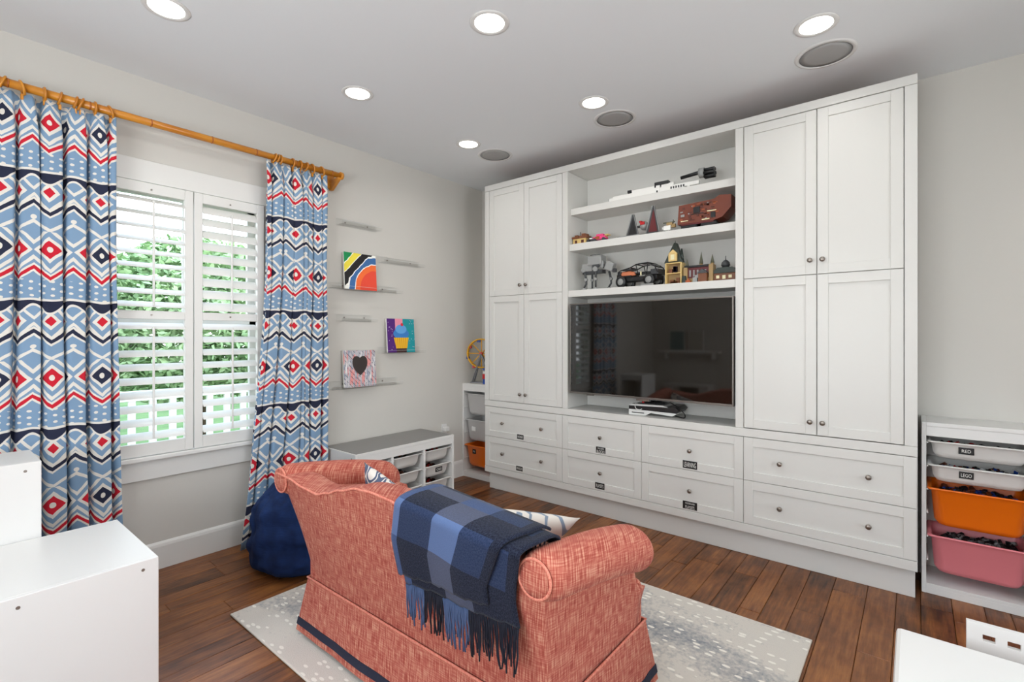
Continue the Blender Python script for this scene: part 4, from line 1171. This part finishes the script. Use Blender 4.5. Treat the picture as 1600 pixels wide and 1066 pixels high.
# lower shelf: grey four-legged machine (generic)
g = empty('toy_walking_machine', (-1.985, 3.49, S3), label='light grey four-legged toy machine at the left end of the lowest shelf', cat='toy')
B('body', g, 'lg', (-.115, -.02, -.035, .035, .150, .215), (-.06, .065, -.045, .045, .195, .275), (.045, .075, -.03, .03, .17, .23), bev=.006); B('belly', g, 'dg', (-.11, .07, -.03, .03, .130, .160), (-.01, .05, -.047, -.04, .175, .20)); B('roof_panel', g, 'dg', (-.04, .045, -.03, .03, .275, .282))
B('neck', g, 'dg', (.07, .10, -.015, .015, .170, .200)); B('head', g, 'lg', (.09, .160, -.028, .028, .145, .215, Matrix.Translation((.125, 0, .18)) @ Matrix.Rotation(.35, 4, 'Y') @ Matrix.Translation((-.125, 0, -.18))), bev=.006); B('snout', g, 'dg', (.150, .175, -.014, .014, .130, .160))
for (x, y, kx) in ((-.095, -.032, .02), (-.055, .032, .0), (.015, -.036, .0), (.095, .030, .02)):
    e = empty('leg', (x, y, 0)); e.parent = g
    mb = MB(); mb.tube([(0, 0, .165), (kx*.5, 0, .125), (kx, 0, .085)], .010, 6); mb.tube([(kx, 0, .085), (kx*1.1, 0, .05), (0, 0, .018)], .0085, 6); mb.build('limb', G['dg'], e)
    mb = MB(); mb.cyl((0, -.014, .165), (0, .014, .165), .020, n=12).cyl((kx, -.011, .085), (kx, .011, .085), .012, n=10); mb.build('joint', G['lg'], e)
    mb = MB(); mb.lathe([(.022, 0), (.022, .008), (.012, .020)], 12); mb.build('foot', G['lg'], e)
# off-road truck
g = empty('toy_truck', (-1.62, 3.49, S3), label='black and copper off-road toy truck in the middle of the lowest shelf', cat='toy'); g.rotation_euler = (0, 0, -.12)
B('chassis', g, 'bk', (-.165, .18, -.05, .05, .045, .075), (-.16, -.03, -.055, .055, .075, .10)); B('cab', g, 'dg', (-.03, .13, -.055, .055, .098, .106), (.13, .19, -.055, .055, .08, .12), (-.155, -.13, -.055, .055, .098, .125), bev=.003)
B('engine_cover', g, 'cop', (-.12, .0, -.058, -.03, .085, .112), (-.135, -.05, -.03, .03, .10, .125), bev=.006)
mb = MB()
for y in (-.056, .056):
    mb.tube([(-.15, y, .10), (-.13, y, .13), (-.04, y, .145), (.01, y, .165), (.11, y, .170), (.17, y, .135), (.19, y, .09)], .0045, 6)
    mb.tube([(.01, y, .165), (.03, y, .09)], .004, 6); mb.tube([(.11, y, .17), (.10, y, .09)], .004, 6)
for x, z in ((-.04, .145), (.01, .165), (.11, .17), (.17, .135)): mb.tube([(x, -.056, z), (x, .056, z)], .004, 6)
mb.build('roll_cage', G['bk'], g)
B('roof_panel', g, 'lg', (.02, .10, -.045, .045, .172, .176), (.12, .16, -.045, .045, .148, .153)); B('hood', g, 'dg', (-.12, -.04, -.035, .035, .130, .142)); B('headlights', g, 'cr', (-.17, -.162, -.045, -.030, .085, .10), (-.17, -.162, .030, .045, .085, .10), (.05, .06, -.062, -.056, .08, .11))
for x in (-.115, .125):
    for y in (-.075, .05):
        e = empty('wheel', (x, y, 0)); e.parent = g
        mb = MB(); mb.lathe([(.026, 0), (.042, 0), (.044, .005), (.044, .022), (.042, .027), (.026, .027)], 20, Matrix.Translation((0, .027, .044)) @ Matrix.Rotation(PI/2, 4, 'X'), cap=False); mb.build('tyre', G['bk'], e)
        mb = MB(); mb.lathe([(.004, -.002), (.018, .0), (.026, -.001), (.026, .026), (.004, .020)], 16, Matrix.Translation((0, .027, .044)) @ Matrix.Rotation(PI/2, 4, 'X')); mb.build('hub', G['lg'], e)
B('bumper', g, 'lg', (.07, .17, -.085, -.078, .0, .012))
# tan tower with steep roof
g = empty('toy_tower', (-1.335, 3.48, S3), label='tall tan toy tower with steep dark roof on the lowest shelf', cat='toy')
B('wall_frame', g, 'tan', (-.060, -.050, -.04, .04, 0, .165), (.050, .060, -.04, .04, 0, .165), (-.05, .05, -.04, .04, .080, .088), (-.055, .055, -.04, .04, .158, .168), (-.05, .05, -.04, .04, 0, .006)); B('back_wall', g, 'dt', (-.05, .05, .0, .04, .006, .158))
for bx_ in ((-.03, .0, -.03, 0, .006, .035), (.015, .04, -.025, 0, .006, .05), (-.04, -.015, -.025, 0, .088, .12)): B('furniture', g, 'rb', bx_); B('trim_bits', g, 'pu', (-.005, .018, -.028, 0, .095, .138)); B('stones', g, 'or_', (-.02, .03, -.036, -.02, .006, .02))
mb = MB(); mb.poly([(-.066, -.04, .168), (.066, -.04, .168), (.006, -.01, .325), (-.006, -.01, .325)], (0, .05, 0)); mb.build('roof', G['dgn'], g)
B('gable', g, 'tan', (-.030, .030, -.052, -.036, .176, .235)); mb = MB(); mb.poly([(-.032, -.052, .235), (.032, -.052, .235), (0, -.046, .268)], (0, .016, 0)); mb.build('gable_top', G['tan'], g)
B('gable_window', g, 'cr', (-.014, .014, -.0535, -.052, .188, .228), bev=0); mb = MB(); mb.cyl((.052, 0, .168), (.046, 0, .275), .014, .006, 8); mb.build('side_turret', G['dgn'], g)
mb = MB(); mb.cyl((0, 0, .318), (0, 0, .345), .004, .001, 6); mb.build('spire', G['sg'], g)
g.scale = (1, 1, .92)
# castle hall
g = empty('toy_castle', (-1.170, 3.48, S3), label='wide dark toy castle with three turrets right of the tan tower', cat='toy')
B('hall', g, 'dr', (-.09, .10, -.02, .035, .030, .108)); B('hall_roof', g, 'bk', (-.095, .105, -.028, .04, .108, .122)); B('wall', g, 'dt', (-.10, .11, -.03, .035, 0, .032), (-.100, -.070, -.035, .03, 0, .11), (.085, .115, -.035, .03, 0, .12))
B('windows', g, 'lg', *[(-.06+.028*k, -.048+.028*k, -.0225, -.02, .045, .09) for k in range(5)], bev=0)
for x, z, h in ((-.085, .11, .055), (.020, .12, .085), (.10, .12, .06)):
    mb = MB(); mb.cyl((x, 0, z-.02), (x, 0, z+.012), .012, n=8); mb.build('turret', G['dt'], g); mb = MB(); mb.cyl((x, 0, z+.012), (x, 0, z+.012+h), .015, .001, 8); mb.build('turret_roof', G['sg'], g)
B('front_house', g, 'rb', (.02, .08, -.065, -.03, 0, .06)); mb = MB(); mb.poly([(.012, -.07, .06), (.088, -.07, .06), (.05, -.07, .088)], (0, .05, 0)); mb.build('front_roof', G['dg'], g)
B('rocks', g, 'lg', (-.02, .012, -.065, -.035, 0, .035), (-.005, .02, -.06, -.04, .03, .05)); B('bonfire', g, 'or_', (-.075, -.04, -.06, -.04, 0, .018), (-.062, -.05, -.056, -.044, .018, .03)); B('trees', g, 'dgn', (-.10, -.075, -.06, -.04, 0, .05))
g.scale = (.94, 1, 1)
# round-roofed shop
g = empty('toy_shop', (-.996, 3.505, S3), label='small toy building with domed dark roof at the right end of the lowest shelf', cat='toy')
B('walls', g, 'rb', (-.065, .07, -.04, .04, 0, .055)); B('base', g, 'brd', (-.075, .08, -.05, .05, 0, .008)); B('windows', g, 'cr', (-.05, -.03, -.0415, -.04, .02, .04), (-.01, .01, -.0415, -.04, .015, .04), (.03, .05, -.0415, -.04, .02, .04), bev=0)
mb = MB(); mb.poly([(-.085, -.05, .055), (.09, -.05, .055), (.055, -.05, .092), (-.04, -.05, .092)], (0, .10, 0)); mb.build('roof', G['dgn'], g)
mb = MB(); mb.lathe([(.024, .090), (.024, .105), (.030, .108), (.026, .128), (.014, .142), (.003, .148), (.002, .175)], 14); mb.build('dome', G['dg'], g)
# small bracket inside the niche
tag(MB().box(-2.187, -2.12, 3.675, 3.69, .905, .915, .001).build('hinge_bracket', METAL), 'small metal bracket on the niche wall under the television', 'bracket')

# ---------------------------------------------------------------- behind the camera (seen only in the television)
fs = empty('wall_shelf', (-2.9, YF, 1.14), label='white wall shelf behind the camera', cat='shelf'); MB().box(-.5, .5, 0.001, .16, 0, .035, .002).build('board', WHITE2, fs); MB().box(-.4, -.37, .001, .12, -.1, 0, .002).box(.37, .4, .001, .12, -.1, 0, .002).build('bracket', WHITE2, fs)
for i, (x, w, c, lab) in enumerate(((-3.10, .26, (84, 124, 128), 'teal picture standing on the white wall shelf'), (-2.78, .24, (196, 192, 180), 'pale picture standing on the white wall shelf'))):
    p = empty('framed_picture', (x, YF+.06, 1.1755), label=lab, cat='picture'); MB().box(-w/2, w/2, -.01, .01, 0, .34, .002).build('frame', WHITE2, p); MB().box(-w/2+.015, w/2-.015, .0102, .0115, .015, .325).build('print', mat('print_%d' % i, c, .8), p)
cs = empty('low_cupboard', (-2.85, YF, 0), label='white open cupboard against the wall behind the camera', cat='cupboard')
MB().box(-.35, .35, .002, .35, 0, .10, .002).box(-.35, -.20, .002, .35, .10, .60, .002).box(.20, .35, .002, .35, .10, .60, .002).box(-.37, .37, .002, .37, .60, .64, .002).build('body', WHITE2, cs); MB().box(-.2, .2, .002, .06, .1, .6).build('dark_back', BLACK, cs)

# ---------------------------------------------------------------- outdoors
tag(MB().box(-40, XL-.3, -25, 30, -.7, -.5).build('ground', mat('lawn', (96, 128, 70), .95, var=(2, (70, 104, 50)))), kind='structure')
fe = empty('fence', (-6.2, 1.8, -.5), label='white picket railing outside the window', cat='fence')
mb = MB(); mb.box(-.03, .03, -3, 5, .28, .36).box(-.03, .03, -3, 5, 1.25, 1.35); mb.build('rail', TRIM, fe)
me = None
for k in range(44):
    if me is None: p = MB().box(-.02, .02, -.03, .03, .05, 1.25).build('picket', TRIM, fe); me = p.data
    else: p = bpy.data.objects.new('picket', me); COL.objects.link(p); p.parent = fe
    p.location = (0, -2.9+k*.18, 0)
hs = empty('neighbour_house', (-13, 9.5, -.5), label='pale house beyond the garden', cat='house')
MB().box(-3, 0, -2.2, 6, 0, 5).build('wall', mat('pale_siding', (214, 216, 214), .8), hs); mb = MB(); mb.poly([(-3.4, -2.6, 5), (.4, -2.6, 5), (-1.5, -2.6, 6.6)], (0, 9, 0)); mb.build('roof', mat('roof_grey', (120, 118, 116), .8), hs)
for y in (-1.2, .6, 2.4): MB().box(-.02, .03, y, y+.9, 1.2, 2.8).build('window', mat('far_window', (92, 104, 112), .3), hs)
LEAF = mat('tree_leaves', (184, 208, 160), .8, var=(1.5, (132, 166, 114)))
def tree(label, x, y, h, r, n, seed):
    o = empty('tree', (x, y, -.5), label=label, cat='tree'); rnd = random.Random(seed)
    mb = MB(); mb.cyl((0, 0, 0), (.1, 0, h*.6), .14, .07, 8); mb.build('trunk', mat('bark', (90, 74, 60), .9), o)
    b = bmesh.new()
    for k in range(n):
        a, e = rnd.uniform(0, 2*PI), math.asin(rnd.uniform(-.9, 1)); q = r*rnd.uniform(.45, 1)**.5
        c = Vector((math.cos(a)*math.cos(e)*q, math.sin(a)*math.cos(e)*q, h*.62+math.sin(e)*q*.95))
        s = rnd.uniform(.035, .075); R_ = Matrix.Rotation(rnd.uniform(0, 6), 3, (rnd.random()-.5, rnd.random()-.5, rnd.random()))
        vs = [b.verts.new(c+R_ @ Vector(p)*s) for p in ((-1, 0, 0), (0, -.5, .1), (1, 0, 0), (0, .5, .1))]; b.faces.new(vs)
    me = bpy.data.meshes.new('leaves'); b.to_mesh(me); b.free(); me.materials.append(LEAF)
    c = bpy.data.objects.new('leaves', me); COL.objects.link(c); c.parent = o; tag(c, kind='stuff')
tree('leafy green tree outside the left shutter', -8.2, 2.7, 3.4, 1.35, 22000, 1)
tree('leafy green tree outside the right shutter', -8.0, 5.6, 2.6, 1.25, 18000, 2)
tree('green tree further left outside the window', -8.6, -.3, 3.2, 1.4, 18000, 3)
